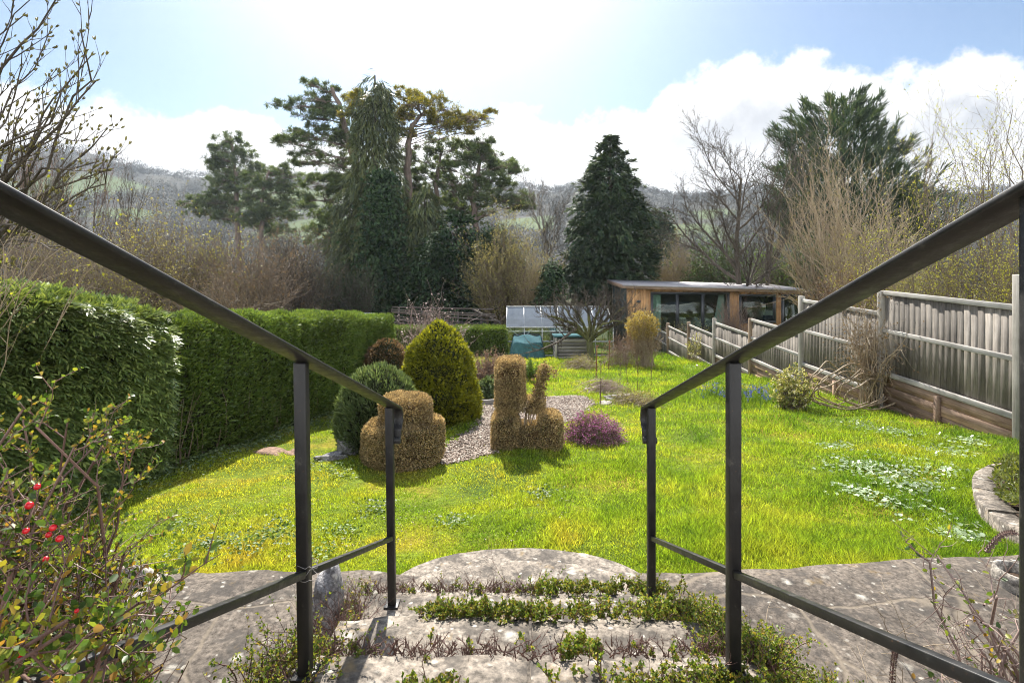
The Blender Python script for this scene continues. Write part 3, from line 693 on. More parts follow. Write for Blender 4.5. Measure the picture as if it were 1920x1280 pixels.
# ------------------------------------------------------------------ rocks, pots, bed edging
def rock(c, s, label, seed, mat='rock', rz=0.0, name='rock', cat='rock'):
    r = np.random.default_rng(seed); bm = bmesh.new(); bmesh.ops.create_icosphere(bm, subdivisions=4, radius=1)
    ph = r.uniform(0, 6, (6, 3)); fr = r.uniform(1.2, 5.5, (6, 3))
    for v in bm.verts:
        p = np.array(v.co); n = sum(math.sin(float(fr[k] @ p) + ph[k, 0]) * (.16 / (1 + k * .6)) for k in range(6))
        q = p * (1 + n); q = np.sign(q) * np.abs(q) ** .8
        v.co = (q[0] * s[0], q[1] * s[1], q[2] * s[2])
    bm.normal_update(); me = bpy.data.meshes.new(name); bmesh.ops.rotate(bm, verts=bm.verts, cent=(0, 0, 0), matrix=Matrix.Rotation(rz, 3, 'Z')); bm.to_mesh(me); bm.free(); me.materials.append(M[mat])
    o = bpy.data.objects.new(name, me); COL.objects.link(o); o.location = c; return tag(o, label, cat)
p = G(658, 845); rock((p[0], p[1], p[2] + .05), (.15, .14, .13), 'rounded grey rock at the foot of the green dome shrub', 1)
p = G(620, 862); rock((p[0], p[1], p[2] + .02), (.15, .08, .05), 'flat dark rock lying left of the rounded grey rock', 2, rz=.6)
rock((-0.80, 2.33, .28), (.07, .09, .19), 'upright bluish grey stone beside the steps and the handrail post', 3)
p = G(500, 852); rock((p[0], p[1], p[2] - .035), (.2, .15, .085), 'pinkish earth mound on the lawn near the hedge', 5, mat='earth', name='earth_mound', cat='mound')
p = G(552, 850); rock((p[0], p[1], p[2] - .01), (.11, .09, .05), 'small earth mound right of the larger one on the lawn', 6, mat='earth', name='earth_mound', cat='mound')
for i, (px, py, s, lb) in enumerate(((1150, 748, .16, 'dark flat stone in the rock bed left of the heather stakes'), (1102, 731, .1, 'small pale stone behind the gravel near the topiary bird'), (1135, 757, .12, 'pale pink stone in front of the dark flat stone'), (1172, 744, .14, 'whitish stone on the right edge of the rock bed'), (1240, 823, .07, 'little stone in the grass'))):
    if i == 4: continue
    p = G(px, py); rock((p[0], p[1], p[2] + .01), (s, s * .7, s * .35), lb, 30 + i, mat='rock' if i in (0,) else 'palestone', rz=i)
def pot(x, y, r_, label, seed):
    t = thing('stone_planter', label, 'planter', (x, y, .16))
    mb = MB(); mb.lathe((x, y, .16), [(r_ * .72, -.04), (r_ * .74, .05), (r_ * .8, .075), (r_ * .93, .075), (r_, .05), (r_ * 1.0, -.02)], 40, wob=.02); mb.build('rim', M['palestone'], t, smooth=True)
    mb = MB(); mb.lathe((x, y, .185), [(0.001, .01), (r_ * .4, .012), (r_ * .76, 0)], 24); mb.build('soil', M['soil'], t)
    return t
pot(-1.93, 2.56, .20, 'pale round stone planter ring on the paving behind the berried shrub', 1)
pot(2.56, 2.70, .10, 'pale round stone planter ring on the paving behind the dry shrub', 2)
# raised bed with a curved stone edge
BED = np.array([(3.33, 3.40), (3.34, 3.6), (3.50, 4.0), (3.72, 4.3), (3.98, 4.62), (4.25, 4.88), (4.55, 5.08), (5.2, 5.32), (5.95, 5.42)])
def bed():
    f = np.linspace(0, len(BED) - 1, 60); P = np.stack([np.interp(f, range(len(BED)), BED[:, k]) for k in (0, 1)], -1)
    for _ in range(3): P[1:-1] = (P[:-2] + P[1:-1] * 2 + P[2:]) / 4
    T = np.gradient(P, axis=0); T = T / np.linalg.norm(T, axis=1)[:, None]; Nn = np.stack([T[:, 1], -T[:, 0]], -1)
    t = thing('bed_edging', 'curved lichened stone edging of the raised bed below the fence', 'edging', (4.0, 4.6, g1(4, 4.6)))
    r = np.random.default_rng(2)
    for a in range(0, 59, 6):
        b = min(a + 6, 59); q = P[a:b + 1]; n = Nn[a:b + 1]; z = gh(q[:, 0], q[:, 1]) + .09 + r.normal() * .006
        sh = (q[1] - q[0]) * .12; q = q.copy(); q[0] += sh; w = .17 + r.normal() * .01
        i0, i1 = q + n * .0, q + n * w; k = len(q)
        V = np.concatenate([np.c_[i0, z - .3], np.c_[i0, z - .008], np.c_[i0 + n * .012, z], np.c_[i1, z + .004], np.c_[i1, z - .3]])
        F = [(j * k + i, j * k + i + 1, (j + 1) * k + i + 1, (j + 1) * k + i) for j in range(4) for i in range(k - 1)]
        mb = MB().add(V, F)
        for e in (0, k - 1): mb.add(V[[e, k + e, 2 * k + e, 3 * k + e, 4 * k + e]], [(0, 1, 2, 3, 4)])
        mb.build('edging_stone', M['stone'], t)
    return P, Nn
BP, BN = bed()
# sleepers by the gravel
for i, (a, b, lb) in enumerate((((903, 749), (962, 744), 'grey timber board edging the far side of the gravel'), ((900, 760), (955, 755), 'weathered timber board lying nearer on the gravel edge'))):
    A, B = G(*a), G(*b); mb = MB(); mb.bar(A + np.array([0, 0, .04]), B + np.array([0, 0, .04]), .05, .09); tag(mb.build('timber_board', M['timber_grey'], bevel=.006), lb, 'board')
# ================================================================== vegetation
M['bark'] = bark_mat('grey_brown_bark', (0.04, 0.033, 0.027), (0.115, 0.095, 0.075))
M['bark_pale'] = bark_mat('pale_bark', (0.13, 0.115, 0.095), (0.3, 0.27, 0.23))
M['bark_pine'] = bark_mat('pine_bark', (0.07, 0.055, 0.05), (0.2, 0.15, 0.125))
M['bark_moss'] = bark_mat('mossy_bark', (0.045, 0.045, 0.03), (0.16, 0.16, 0.06))
M['twig'] = bark_mat('brown_twig', (0.09, 0.065, 0.045), (0.2, 0.15, 0.105), rough=0.6, spec=0.4)
M['twig_tan'] = bark_mat('tan_twig', (0.19, 0.14, 0.09), (0.38, 0.3, 0.2), rough=0.6, spec=0.4)
M['twig_red'] = bark_mat('red_brown_twig', (0.07, 0.035, 0.028), (0.2, 0.12, 0.095), rough=0.55, spec=0.4)
M['twig_pink'] = bark_mat('pinkish_twig', (0.15, 0.1, 0.085), (0.36, 0.26, 0.22), rough=0.6, spec=0.4)
M['twig_grey'] = bark_mat('grey_twig', (0.10, 0.09, 0.085), (0.22, 0.2, 0.185), rough=0.6, spec=0.4)
M['core'] = plain_mat('light_blocking_core', (0.025, 0.028, 0.015), rough=1.0, spec=0.0, var=0.4, vs=12)  # dark solid core added inside foliage to block light
M['l_yew'] = leaf_mat('trimmed_hedge_leaf', [(0.0575, 0.09775, 0.02013), (0.115, 0.1796, 0.0345), (0.1869, 0.2444, 0.05031)], trans=0.35, rough=0.42)
M['l_cyp'] = leaf_mat('cypress_hedge_leaf', [(0.0756, 0.1228, 0.04036), (0.1621, 0.2268, 0.0621), (0.3024, 0.3591, 0.1087)], trans=0.3, rough=0.36, spec=0.6)
M['l_gold'] = leaf_mat('golden_conifer_leaf', [(0.1048, 0.1205, 0.008387), (0.2097, 0.2202, 0.01467), (0.346, 0.3354, 0.02097)], trans=0.35, rough=0.55, var=6)
M['l_dome'] = leaf_mat('grey_green_leaf', [(0.054, 0.084, 0.03), (0.108, 0.156, 0.06), (0.204, 0.252, 0.12)], trans=0.3, rough=0.4, var=5)
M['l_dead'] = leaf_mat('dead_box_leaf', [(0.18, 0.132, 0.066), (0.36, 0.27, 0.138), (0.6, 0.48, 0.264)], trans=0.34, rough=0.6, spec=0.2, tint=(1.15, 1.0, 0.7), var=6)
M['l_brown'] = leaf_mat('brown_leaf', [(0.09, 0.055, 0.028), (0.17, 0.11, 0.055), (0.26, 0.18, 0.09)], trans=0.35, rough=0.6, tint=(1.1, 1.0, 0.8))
M['l_pink'] = leaf_mat('pinkish_brown_leaf', [(0.14, 0.085, 0.06), (0.25, 0.16, 0.12), (0.38, 0.28, 0.2)], trans=0.35, rough=0.6, tint=(1.1, 1.0, 0.8))
M['l_heather'] = leaf_mat('heather_flower', [(0.12, 0.14, 0.04), (0.16, 0.11, 0.06), (0.30, 0.09, 0.20), (0.42, 0.13, 0.30), (0.58, 0.3, 0.5)], trans=0.4, rough=0.6, tint=(1.1, 0.9, 1.1))
M['l_green'] = leaf_mat('fresh_green_leaf', [(0.05, 0.10, 0.012), (0.10, 0.18, 0.02), (0.17, 0.26, 0.035)], trans=0.45)
M['l_laurel'] = leaf_mat('glossy_laurel_leaf', [(0.03, 0.06, 0.015), (0.06, 0.11, 0.03), (0.12, 0.18, 0.06)], trans=0.3, rough=0.45, spec=0.35)
M['l_bud'] = leaf_mat('yellow_green_bud', [(0.18, 0.204, 0.024), (0.336, 0.348, 0.042), (0.48, 0.456, 0.072)], trans=0.5)
M['l_budolive'] = leaf_mat('olive_bud', [(0.12, 0.108, 0.042), (0.24, 0.216, 0.072), (0.36, 0.324, 0.12)], trans=0.4)
M['l_goldshrub'] = leaf_mat('golden_shrub_leaf', [(0.2, 0.14, 0.03), (0.36, 0.27, 0.06), (0.5, 0.4, 0.12)], trans=0.45, tint=(1.1, 1.05, 0.7))
M['l_varieg'] = leaf_mat('variegated_leaf', [(0.08, 0.14, 0.03), (0.3, 0.3, 0.06), (0.5, 0.46, 0.2), (0.6, 0.58, 0.42)], trans=0.4)
M['l_pine'] = leaf_mat('pine_needles', [(0.03737, 0.06279, 0.03289), (0.07475, 0.1076, 0.04485), (0.1271, 0.157, 0.05681)], trans=0.45, rough=0.5, var=.5)
M['l_pineyel'] = leaf_mat('backlit_yellow_pine_needles', [(0.075, 0.0875, 0.0175), (0.175, 0.1625, 0.025), (0.3375, 0.275, 0.03125)], trans=0.42, rough=0.45, var=.5)  # yellow of backlit needles put into the leaf colour
M['l_cypress'] = leaf_mat('drooping_cypress_spray', [(0.0378, 0.0567, 0.027), (0.0783, 0.0999, 0.0405), (0.135, 0.1485, 0.0486)], trans=0.22, var=.6)
M['l_cypress2'] = leaf_mat('dark_conifer_spray', [(0.0212, 0.0449, 0.0268), (0.0472, 0.0769, 0.0389), (0.0885, 0.1175, 0.0548)], trans=0.25, rough=0.65, spec=0.25, var=.6)
M['l_ivy'] = leaf_mat('ivy_leaf', [(0.0168, 0.0364, 0.0196), (0.035, 0.063, 0.028), (0.07, 0.112, 0.049)], trans=0.2, rough=0.75, spec=0.12, var=.8)
M['l_coto'] = leaf_mat('cotoneaster_leaf', [(0.035, 0.075, 0.012), (0.07, 0.13, 0.02), (0.11, 0.17, 0.025), (0.17, 0.22, 0.03), (0.28, 0.26, 0.035), (0.32, 0.17, 0.035)], trans=0.45, rough=0.42, spec=0.35, var=4)
M['l_creep'] = leaf_mat('creeping_cotoneaster_leaf', [(0.06, 0.1125, 0.018), (0.135, 0.21, 0.03), (0.255, 0.3, 0.045), (0.36, 0.255, 0.06)], trans=0.4, rough=0.5, spec=0.3, var=4)
M['l_glint'] = leaf_mat('glossy_ground_leaf', [(0.18, 0.255, 0.12), (0.33, 0.42, 0.24), (0.54, 0.63, 0.45)], trans=0.25, rough=0.22, spec=0.8)  # leaf colour paled to paint in the white sun glint
M['l_blue'] = leaf_mat('bluebell_flower', [(0.05, 0.06, 0.28), (0.1, 0.12, 0.5)], trans=0.4, tint=(1, 1, 1.2))
M['l_juniper'] = leaf_mat('bed_ground_cover_leaf', [(0.06, 0.08, 0.015), (0.12, 0.15, 0.03), (0.2, 0.22, 0.05)], trans=0.35, var=4)
M['l_hill'] = leaf_mat('bare_wood_twigs', [(0.03, 0.029, 0.02), (0.045, 0.041, 0.028), (0.058, 0.052, 0.036)], trans=0.1, rough=1.0, spec=0.0, var=0.02)
M['fluff'] = leaf_mat('seed_fluff', [(0.35, 0.27, 0.25), (0.5, 0.42, 0.4)], trans=0.4, tint=(1, 1, 1))
M['berry'] = plain_mat('red_berry', (0.55, 0.012, 0.02), rough=0.3, var=0.2, vs=60)

def leaves6(mb, P, D, N, L, Wd, cup=0.12):
    """oval leaves of six corners, slightly cupped"""
    n = len(P); D = nrm(D); S = nrm(np.cross(D, N)); U = np.cross(S, D); L = np.broadcast_to(L, (n,))[:, None]; Wd = np.broadcast_to(Wd, (n,))[:, None]
    a, b = P + D * L * .3, P + D * L * .72
    V = np.stack([P, a + S * Wd * .5 + U * Wd * cup, b + S * Wd * .42 + U * Wd * cup, P + D * L, b - S * Wd * .42 + U * Wd * cup, a - S * Wd * .5 + U * Wd * cup], 1)
    F = np.arange(n * 6).reshape(n, 6); mb.add(V, np.concatenate([F[:, [0, 1, 2, 3]], F[:, [0, 3, 4, 5]]])); return mb
def wob(P, f=1.0, seed=0):
    r = np.random.default_rng(seed); o = np.zeros(P.shape[:-1])
    for k in range(6):
        v = r.normal(size=3) * f * (1 + .5 * k); o = o + np.sin(P @ v + r.uniform(0, 6)) / (1 + .45 * k)
    return o / 2.2
def stems_to(r, base, T, jit=0.05, arch=0.25, k=7, r0=0.01, tip=0.3, out=None):
    T = np.asarray(T, float); n = len(T); base = np.asarray(base, float)
    B = (base + r.normal(size=(n, 3)) * jit * np.array([1, 1, 0])) if base.ndim == 1 else base
    d = T - B; L = np.linalg.norm(d, axis=1)[:, None]
    C = B + d * .5 + np.array([0, 0, 1.0]) * L * arch * r.uniform(.4, 1.3, (n, 1)) + r.normal(size=(n, 3)) * L * .08
    t = np.linspace(0, 1, k)[None, :, None]
    P = B[:, None] * (1 - t) ** 2 + 2 * C[:, None] * t * (1 - t) + T[:, None] * t ** 2
    P = P + r.normal(size=P.shape) * L[:, None] * .012 * (t > 0)
    return P, r0 * r.uniform(.6, 1.2, (n, 1)) * np.linspace(1, tip, k)[None]
def ellip(r, n, c, rad, lo=-1.0, shell=0.0):
    out = []; m = 0
    while m < n:
        p = r.uniform(-1, 1, (n * 3, 3)); q = np.linalg.norm(p, axis=1); p = p[(q < 1) & (q > shell) & (p[:, 2] > lo)]; out.append(p); m += len(p)
    return np.concatenate(out)[:n] * np.array(rad) + np.array(c)
def shell(r, sdf, lo, hi, n, th, bias=2.0):
    """points just under the surface of a signed distance shape, with outward normals"""
    lo, hi = np.array(lo, float), np.array(hi, float); P = []; m = 0; it = 0
    while m < n and it < 60:
        p = r.uniform(lo, hi, (n * 4, 3)); s = sdf(p); k = (s < 0) & (s > -th) & (r.uniform(size=len(p)) < (1 + s / th) ** bias)
        P.append(p[k]); m += k.sum(); it += 1
    P = np.concatenate(P)[:n]; e = 1e-3
    g = np.stack([sdf(P + np.eye(3)[i] * e) - sdf(P - np.eye(3)[i] * e) for i in range(3)], -1); return P, nrm(g)
def rbox(p, c, h, rd):
    q = np.abs(p - np.array(c)) - np.array(h) + rd; return np.linalg.norm(np.maximum(q, 0), axis=-1) + np.minimum(q.max(-1), 0) - rd
def rcyl(p, c, rad, h, rd, ey=1.0):
    q = p - np.array(c); a = np.stack([np.hypot(q[:, 0], q[:, 1] / ey) - rad + rd, np.abs(q[:, 2]) - h + rd], -1)
    return np.linalg.norm(np.maximum(a, 0), axis=-1) + np.minimum(a.max(-1), 0) - rd
def prof_sdf(base, prof, ey=1.0):
    z = np.array([a for a, _ in prof]); rr = np.array([b for _, b in prof])
    def f(p):
        q = p - np.array(base); R_ = np.interp(q[:, 2], z, rr); s = np.hypot(q[:, 0], q[:, 1] / ey) - R_
        return np.maximum(s * .8, np.maximum(q[:, 2] - z[-1], z[0] - q[:, 2]))
    return f

# ------------------------------------------------------------------ hedges
def hedge(name, label, A, B, thick, top, sgn, n, L, Wd, style, mat, seed, amp=.05, core_mat='core'):
    r = np.random.default_rng(seed); A = np.array(A, float); B = np.array(B, float); d = B - A; Ln = np.linalg.norm(d); d /= Ln; nn = np.array([d[1], -d[0]]) * sgn
    mid = (A + B) / 2; t = thing(name, label, 'hedge', (mid[0], mid[1], g1(*mid)))
    def face(s, v):       # front: s along, v up 0..1
        x = A[0] + d[0] * s; y = A[1] + d[1] * s; zb = gh(x, y); zt = top(y) ; return np.stack([x, y, zb + (zt - zb) * v], -1)
    Hm = float(np.mean(top(np.array([A[1], B[1]])) - gh(np.array([A[0], B[0]]), np.array([A[1], B[1]]))))
    nf = int(n * Hm / (Hm + thick * .8 + .001)); s = r.uniform(0, Ln, nf); v = r.uniform(0, 1, nf)
    P = face(s, v); bul = wob(P, 3.2, seed) * amp - .05 * np.clip((v - .85) / .15, 0, 1) ** 2 - .05 * np.clip((.15 - v) / .15, 0, 1)
    P[:, :2] += nn * bul[:, None]; Nn = np.tile(np.array([nn[0], nn[1], .15]), (nf, 1))
    m = n - nf; s = r.uniform(0, Ln, m); w = r.uniform(0, thick, m); Q = face(s, np.ones(m)); Q[:, :2] -= nn * w[:, None]; Q[:, 2] += wob(Q, 3.2, seed + 1) * amp * .8 - .1 * np.clip(1 - w / .15, 0, 1) ** 2
    P = np.concatenate([P, Q]); Nn = np.concatenate([Nn, np.tile([0, 0, 1.0], (m, 1))])
    m2 = int(n * .06); s = r.uniform(0, thick, m2); v = r.uniform(0, 1, m2)
    for E, dd in ((A, -d), (B, d)):
        x = E[0] - nn[0] * s; y = E[1] - nn[1] * s; zb = gh(x, y); Q = np.stack([x, y, zb + (top(y) - zb) * v], -1); Q[:, :2] += dd * .03; P = np.concatenate([P, Q]); Nn = np.concatenate([Nn, np.tile([dd[0], dd[1], .1], (m2, 1))])
    P = P - Nn * (r.exponential(.022, len(P)))[:, None]
    mb = MB(); N = len(P)
    if style == 'trim':
        D = nrm(Nn * .7 + np.array([0, 0, .45]) + rdirs(N, r) * .75); mb.leaves(P, D, rdirs(N, r), L * r.uniform(.6, 1.3, N), Wd * r.uniform(.7, 1.2, N))
    else:     # feathery sprays arching outward and down: a fan of leaflets each
        D0 = nrm(Nn * .9 + np.array([0, 0, -.25]) + rdirs(N, r) * .5); tan = nrm(np.cross(D0, [0, 0, 1.0])); flat = nrm(np.cross(tan, D0) + rdirs(N, r) * .35)
        side = np.cross(flat, D0); ln = L * r.uniform(.6, 1.35, N)
        for q, (f, sp) in enumerate(((0, 0), (.15, .55), (.15, -.55), (.45, .45), (.45, -.45), (.68, .35), (.68, -.35))):
            base = P + D0 * (ln * f)[:, None] + np.array([0, 0, -1.0]) * (ln * f * f * .35)[:, None]
            D = nrm(D0 + side * sp * 1.3 + np.array([0, 0, -.35]) * f + rdirs(N, r) * .12); mb.leaves(base, D, flat, ln * (.62 if q else .8) * (1 - f * .35), Wd * r.uniform(.7, 1.2, N) * (1 if q else 1.2), fold=.15)
    mb.build('foliage', M[mat], t)
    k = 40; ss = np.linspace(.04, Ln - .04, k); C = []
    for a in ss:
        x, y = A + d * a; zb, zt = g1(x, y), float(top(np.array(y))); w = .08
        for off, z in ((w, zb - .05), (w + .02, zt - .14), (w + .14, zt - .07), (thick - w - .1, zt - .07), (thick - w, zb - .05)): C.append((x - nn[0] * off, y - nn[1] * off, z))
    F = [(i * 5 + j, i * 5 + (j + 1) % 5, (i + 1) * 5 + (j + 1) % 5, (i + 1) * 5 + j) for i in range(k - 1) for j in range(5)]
    cb = MB().add(np.array(C), F); cb.add(np.array(C[:5]), [(0, 1, 2, 3, 4)]); cb.add(np.array(C[-5:]), [(4, 3, 2, 1, 0)]); cb.build('light_blocking_core', M[core_mat], t)  # added dark core that stops light passing through the hedge
    # some bare stems low down
    nb = int(Ln * 14); s = r.uniform(0, Ln, nb); Bp = face(s, np.zeros(nb)); Bp[:, :2] -= nn * .06; Tp = face(np.clip(s + r.normal(size=nb) * .1, 0, Ln), r.uniform(.15, .5, nb)); Tp[:, :2] += nn * .0
    Ps, Rs = stems_to(r, Bp, Tp, 0, .05, 5, .009); MB().tubes(Ps, Rs, 4).build('stems', M['twig'], t)
    return t
def hx(d): return -3.39 + .193 * (d - 4.78)
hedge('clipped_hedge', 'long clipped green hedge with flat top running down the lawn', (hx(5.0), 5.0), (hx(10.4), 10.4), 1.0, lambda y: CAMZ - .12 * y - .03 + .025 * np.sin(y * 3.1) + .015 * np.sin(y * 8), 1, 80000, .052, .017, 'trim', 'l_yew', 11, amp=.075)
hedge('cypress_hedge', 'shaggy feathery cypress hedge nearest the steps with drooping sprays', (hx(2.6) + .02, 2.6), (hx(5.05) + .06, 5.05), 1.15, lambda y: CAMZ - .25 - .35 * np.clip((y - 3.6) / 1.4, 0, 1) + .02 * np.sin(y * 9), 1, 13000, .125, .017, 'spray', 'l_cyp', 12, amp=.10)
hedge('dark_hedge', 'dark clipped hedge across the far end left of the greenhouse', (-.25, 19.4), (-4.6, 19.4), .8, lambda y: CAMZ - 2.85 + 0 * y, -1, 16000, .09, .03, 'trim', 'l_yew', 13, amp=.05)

# ------------------------------------------------------------------ clipped shrubs and topiary
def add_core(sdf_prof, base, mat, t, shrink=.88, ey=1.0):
    mb = MB(); mb.lathe(base, [(max(.002, b * shrink), a) for a, b in sdf_prof], 28, sy=ey); mb.build('light_blocking_core', M[mat], t, smooth=True)  # added dark core that stops light passing through the leaves
def clipped(name, label, cat, base, prof, n, L, Wd, mat, seed, up=.4, th=.05, core='core', ey=1.0, lump=0.0, rough=.6, lf=14.):
    r = np.random.default_rng(seed); base = np.array(base); t = thing(name, label, cat, base); f0 = prof_sdf(base, prof, ey)
    f = (lambda p: f0(p) - lump * wob(p, lf, seed)) if lump else f0
    mx = max(b for _, b in prof) + .05; P, N = shell(r, f, base + [-mx, -mx * ey, 0], base + [mx, mx * ey, prof[-1][0] + .08], n, th)
    D = nrm(N * .8 + np.array([0, 0, up]) + rdirs(len(P), r) * rough); MB().leaves(P, D, rdirs(len(P), r), L * r.uniform(.6, 1.35, len(P)), Wd * r.uniform(.7, 1.2, len(P))).build('foliage', M[mat], t)
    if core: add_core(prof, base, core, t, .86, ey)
    r2 = np.random.default_rng(seed + 1); T = base + np.stack([r2.normal(size=14) * .12 * mx, r2.normal(size=14) * .12 * mx, np.full(14, prof[-1][0] * .7)], -1); Ps, Rs = stems_to(r2, base, T, .03, .02, 5, .012); MB().tubes(Ps, Rs, 5).build('stems', M['bark'], t)
    return t
b = G(822, 797); b[1] += .45; b[2] = g1(0, b[1]); b[0] = (822 - 960) / 1000 * b[1]; s_ = b[1] / 1000 
cone_prof = [(0, .5), (.05, .58), (.12, .605), (.35, .575), (.73, .495), (1.0, .415), (1.12, .34), (1.22, .25), (1.31, .155), (1.37, .07), (1.40, .02)]
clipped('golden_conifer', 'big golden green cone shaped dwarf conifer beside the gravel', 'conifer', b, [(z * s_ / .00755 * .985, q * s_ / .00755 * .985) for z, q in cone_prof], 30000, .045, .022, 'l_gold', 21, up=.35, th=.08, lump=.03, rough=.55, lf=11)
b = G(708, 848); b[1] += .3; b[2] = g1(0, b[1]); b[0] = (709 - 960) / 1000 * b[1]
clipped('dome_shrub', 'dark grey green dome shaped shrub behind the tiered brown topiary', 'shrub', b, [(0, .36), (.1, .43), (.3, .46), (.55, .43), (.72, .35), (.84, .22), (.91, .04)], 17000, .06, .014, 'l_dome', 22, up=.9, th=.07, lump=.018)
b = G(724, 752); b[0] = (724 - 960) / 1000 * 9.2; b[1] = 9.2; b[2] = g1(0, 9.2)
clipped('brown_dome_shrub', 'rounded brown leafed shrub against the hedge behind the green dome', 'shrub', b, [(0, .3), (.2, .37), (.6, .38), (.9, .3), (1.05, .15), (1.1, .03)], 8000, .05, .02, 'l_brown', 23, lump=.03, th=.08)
def topiary(label, c, prims, n, seed, stems, name='topiary'):
    n = int(n * 2.2)
    r = np.random.default_rng(seed); t = thing(name, label, 'topiary', c, 'dead brown box topiaries')
    f0 = lambda p: np.min(np.stack([g(p - c) for g in prims]), 0)
    f = lambda p: f0(p) - .010 * wob(p, 16, seed)
    P, N = shell(r, f, c + [-.55, -.5, 0], c + [.62, .5, 1.25], n, .10, 3.0); m = len(P)
    keep = (wob(P, 9, seed + 5) + r.normal(size=m) * .35) > -.85; P, N = P[keep], N[keep]; m = len(P)
    D = nrm(N * .7 + np.array([0, 0, .35]) + rdirs(m, r) * .8); MB().leaves(P, D, rdirs(m, r), .019 * r.uniform(.6, 1.4, m), .0095 * r.uniform(.7, 1.3, m)).build('foliage', M['l_dead'], t)
    k = r.integers(0, m, m // 3); Q = P[k] - N[k] * r.uniform(.05, .13, (len(k), 1)); MB().leaves(Q, rdirs(len(k), r), rdirs(len(k), r), .03, .018).build('inner_foliage', M['l_brown'], t)  # darker leaves set deeper, painting in the shade inside the bush
    k = r.integers(0, m, m // 9); k = k[P[k][:, 2] - c[2] < .42]; MB().leaves(P[k] - N[k] * .02, nrm(N[k] + rdirs(len(k), r)), rdirs(len(k), r), .016, .009).build('green_leaves', M['l_laurel'], t)
    Ps, Rs = stems_to(r, c, np.array(stems) + c, .03, .06, 7, .014, tip=.4)
    mb = MB().tubes(Ps, Rs, 5); T = P[r.integers(0, m, 220)]
    near = Ps[:, 3:].reshape(-1, 3); idx = np.argmin(((T[:, None] - near[None]) ** 2).sum(-1), 1)
    Q, Rq = stems_to(r, near[idx], T, 0, .08, 5, .0032); mb.tubes(Q, Rq, 3); mb.build('branches', M['twig_tan'], t)
    return t
c = G(756, 884); c[1] += .34; c[0] = (756 - 960) / 1000 * c[1]; c[2] = g1(0, c[1])
topiary('dead brown box topiary clipped in two round tiers like a cake', c,
        [lambda p: rcyl(p, (0, 0, .21), .42, .21, .12, .85), lambda p: rcyl(p, (.02, .02, .53), .27, .15, .09, .9), lambda p: rcyl(p, (.29, -.02, .33), .14, .14, .07), lambda p: rcyl(p, (-.22, -.02, .36), .14, .1, .07)], 24000, 31,
        [(.0, 0, .5), (.2, .1, .3), (-.25, 0, .3), (.1, -.2, .35), (-.1, .15, .6), (.12, 0, .6), (.25, -.1, .4)])
c = G(990, 852); c[1] += .3; c[0] = (988 - 960) / 1000 * c[1]; c[2] = g1(0, c[1])
def seg(a, b, ra, rb):
    a, b = np.array(a, float), np.array(b, float)
    def f(p):
        h = np.clip(((p - a) @ (b - a)) / ((b - a) @ (b - a)), 0, 1); return np.linalg.norm(p - a - h[:, None] * (b - a), axis=1) - (ra + (rb - ra) * h)
    return f
topiary('dead brown box topiary clipped as a bird with upright tail and bent neck', c,
        [lambda p: rbox(p, (-.245, 0, .2), (.15, .22, .2), .08), lambda p: rbox(p, (.26, 0, .2), (.14, .22, .2), .1), lambda p: rbox(p, (.0, .02, .14), (.2, .2, .13), .08),
         lambda p: rbox(p, (-.19, 0, .72), (.165, .19, .31), .1), lambda p: rbox(p, (.09, 0, .5), (.12, .12, .09), .07), seg((.13, 0, .5), (.15, 0, .7), .065, .055), seg((.15, 0, .7), (.185, 0, .9), .055, .052), seg((.185, 0, .9), (.25, 0, .89), .055, .04), seg((.25, 0, .89), (.33, 0, .8), .035, .018), seg((-.08, 0, .46), (.06, 0, .52), .05, .05)], 24000, 32,
        [(-.2, 0, .6), (-.15, .05, .75), (-.25, .0, .5), (.1, 0, .55), (.14, 0, .75), (.05, .05, .6), (.28, 0, .3), (-.28, 0, .3), (.0, 0, .45), (.19, 0, .88)])
# heather
def heather():
    r = np.random.default_rng(41); c = G(1112, 842); c[1] += .35; c[0] = (1113 - 960) / 1000 * c[1]; c[2] = g1(0, c[1])
    t = thing('heather', 'low mound of purple pink flowering heather right of the bird topiary', 'heather', c); T = ellip(r, 460, c, (.43, .34, .38), 0.0, .75)
    P, Rr = stems_to(r, c, T, .14, .15, 6, .003); mb = MB().tubes(P, Rr, 3); mb.build('stems', M['twig'], t)
    Q, D = along(r, P, 20, .35, 1.0); n = len(Q); MB().leaves(Q + r.normal(size=Q.shape) * .012, nrm(D + rdirs(n, r)), rdirs(n, r), .022, .011).build('flowers', M['l_heather'], t)
    Q, D = along(r, P, 6, .2, .7); n = len(Q); MB().leaves(Q + r.normal(size=Q.shape) * .01, nrm(D + rdirs(n, r)), rdirs(n, r), .03, .006).build('foliage', M['l_green'], t)
heather()

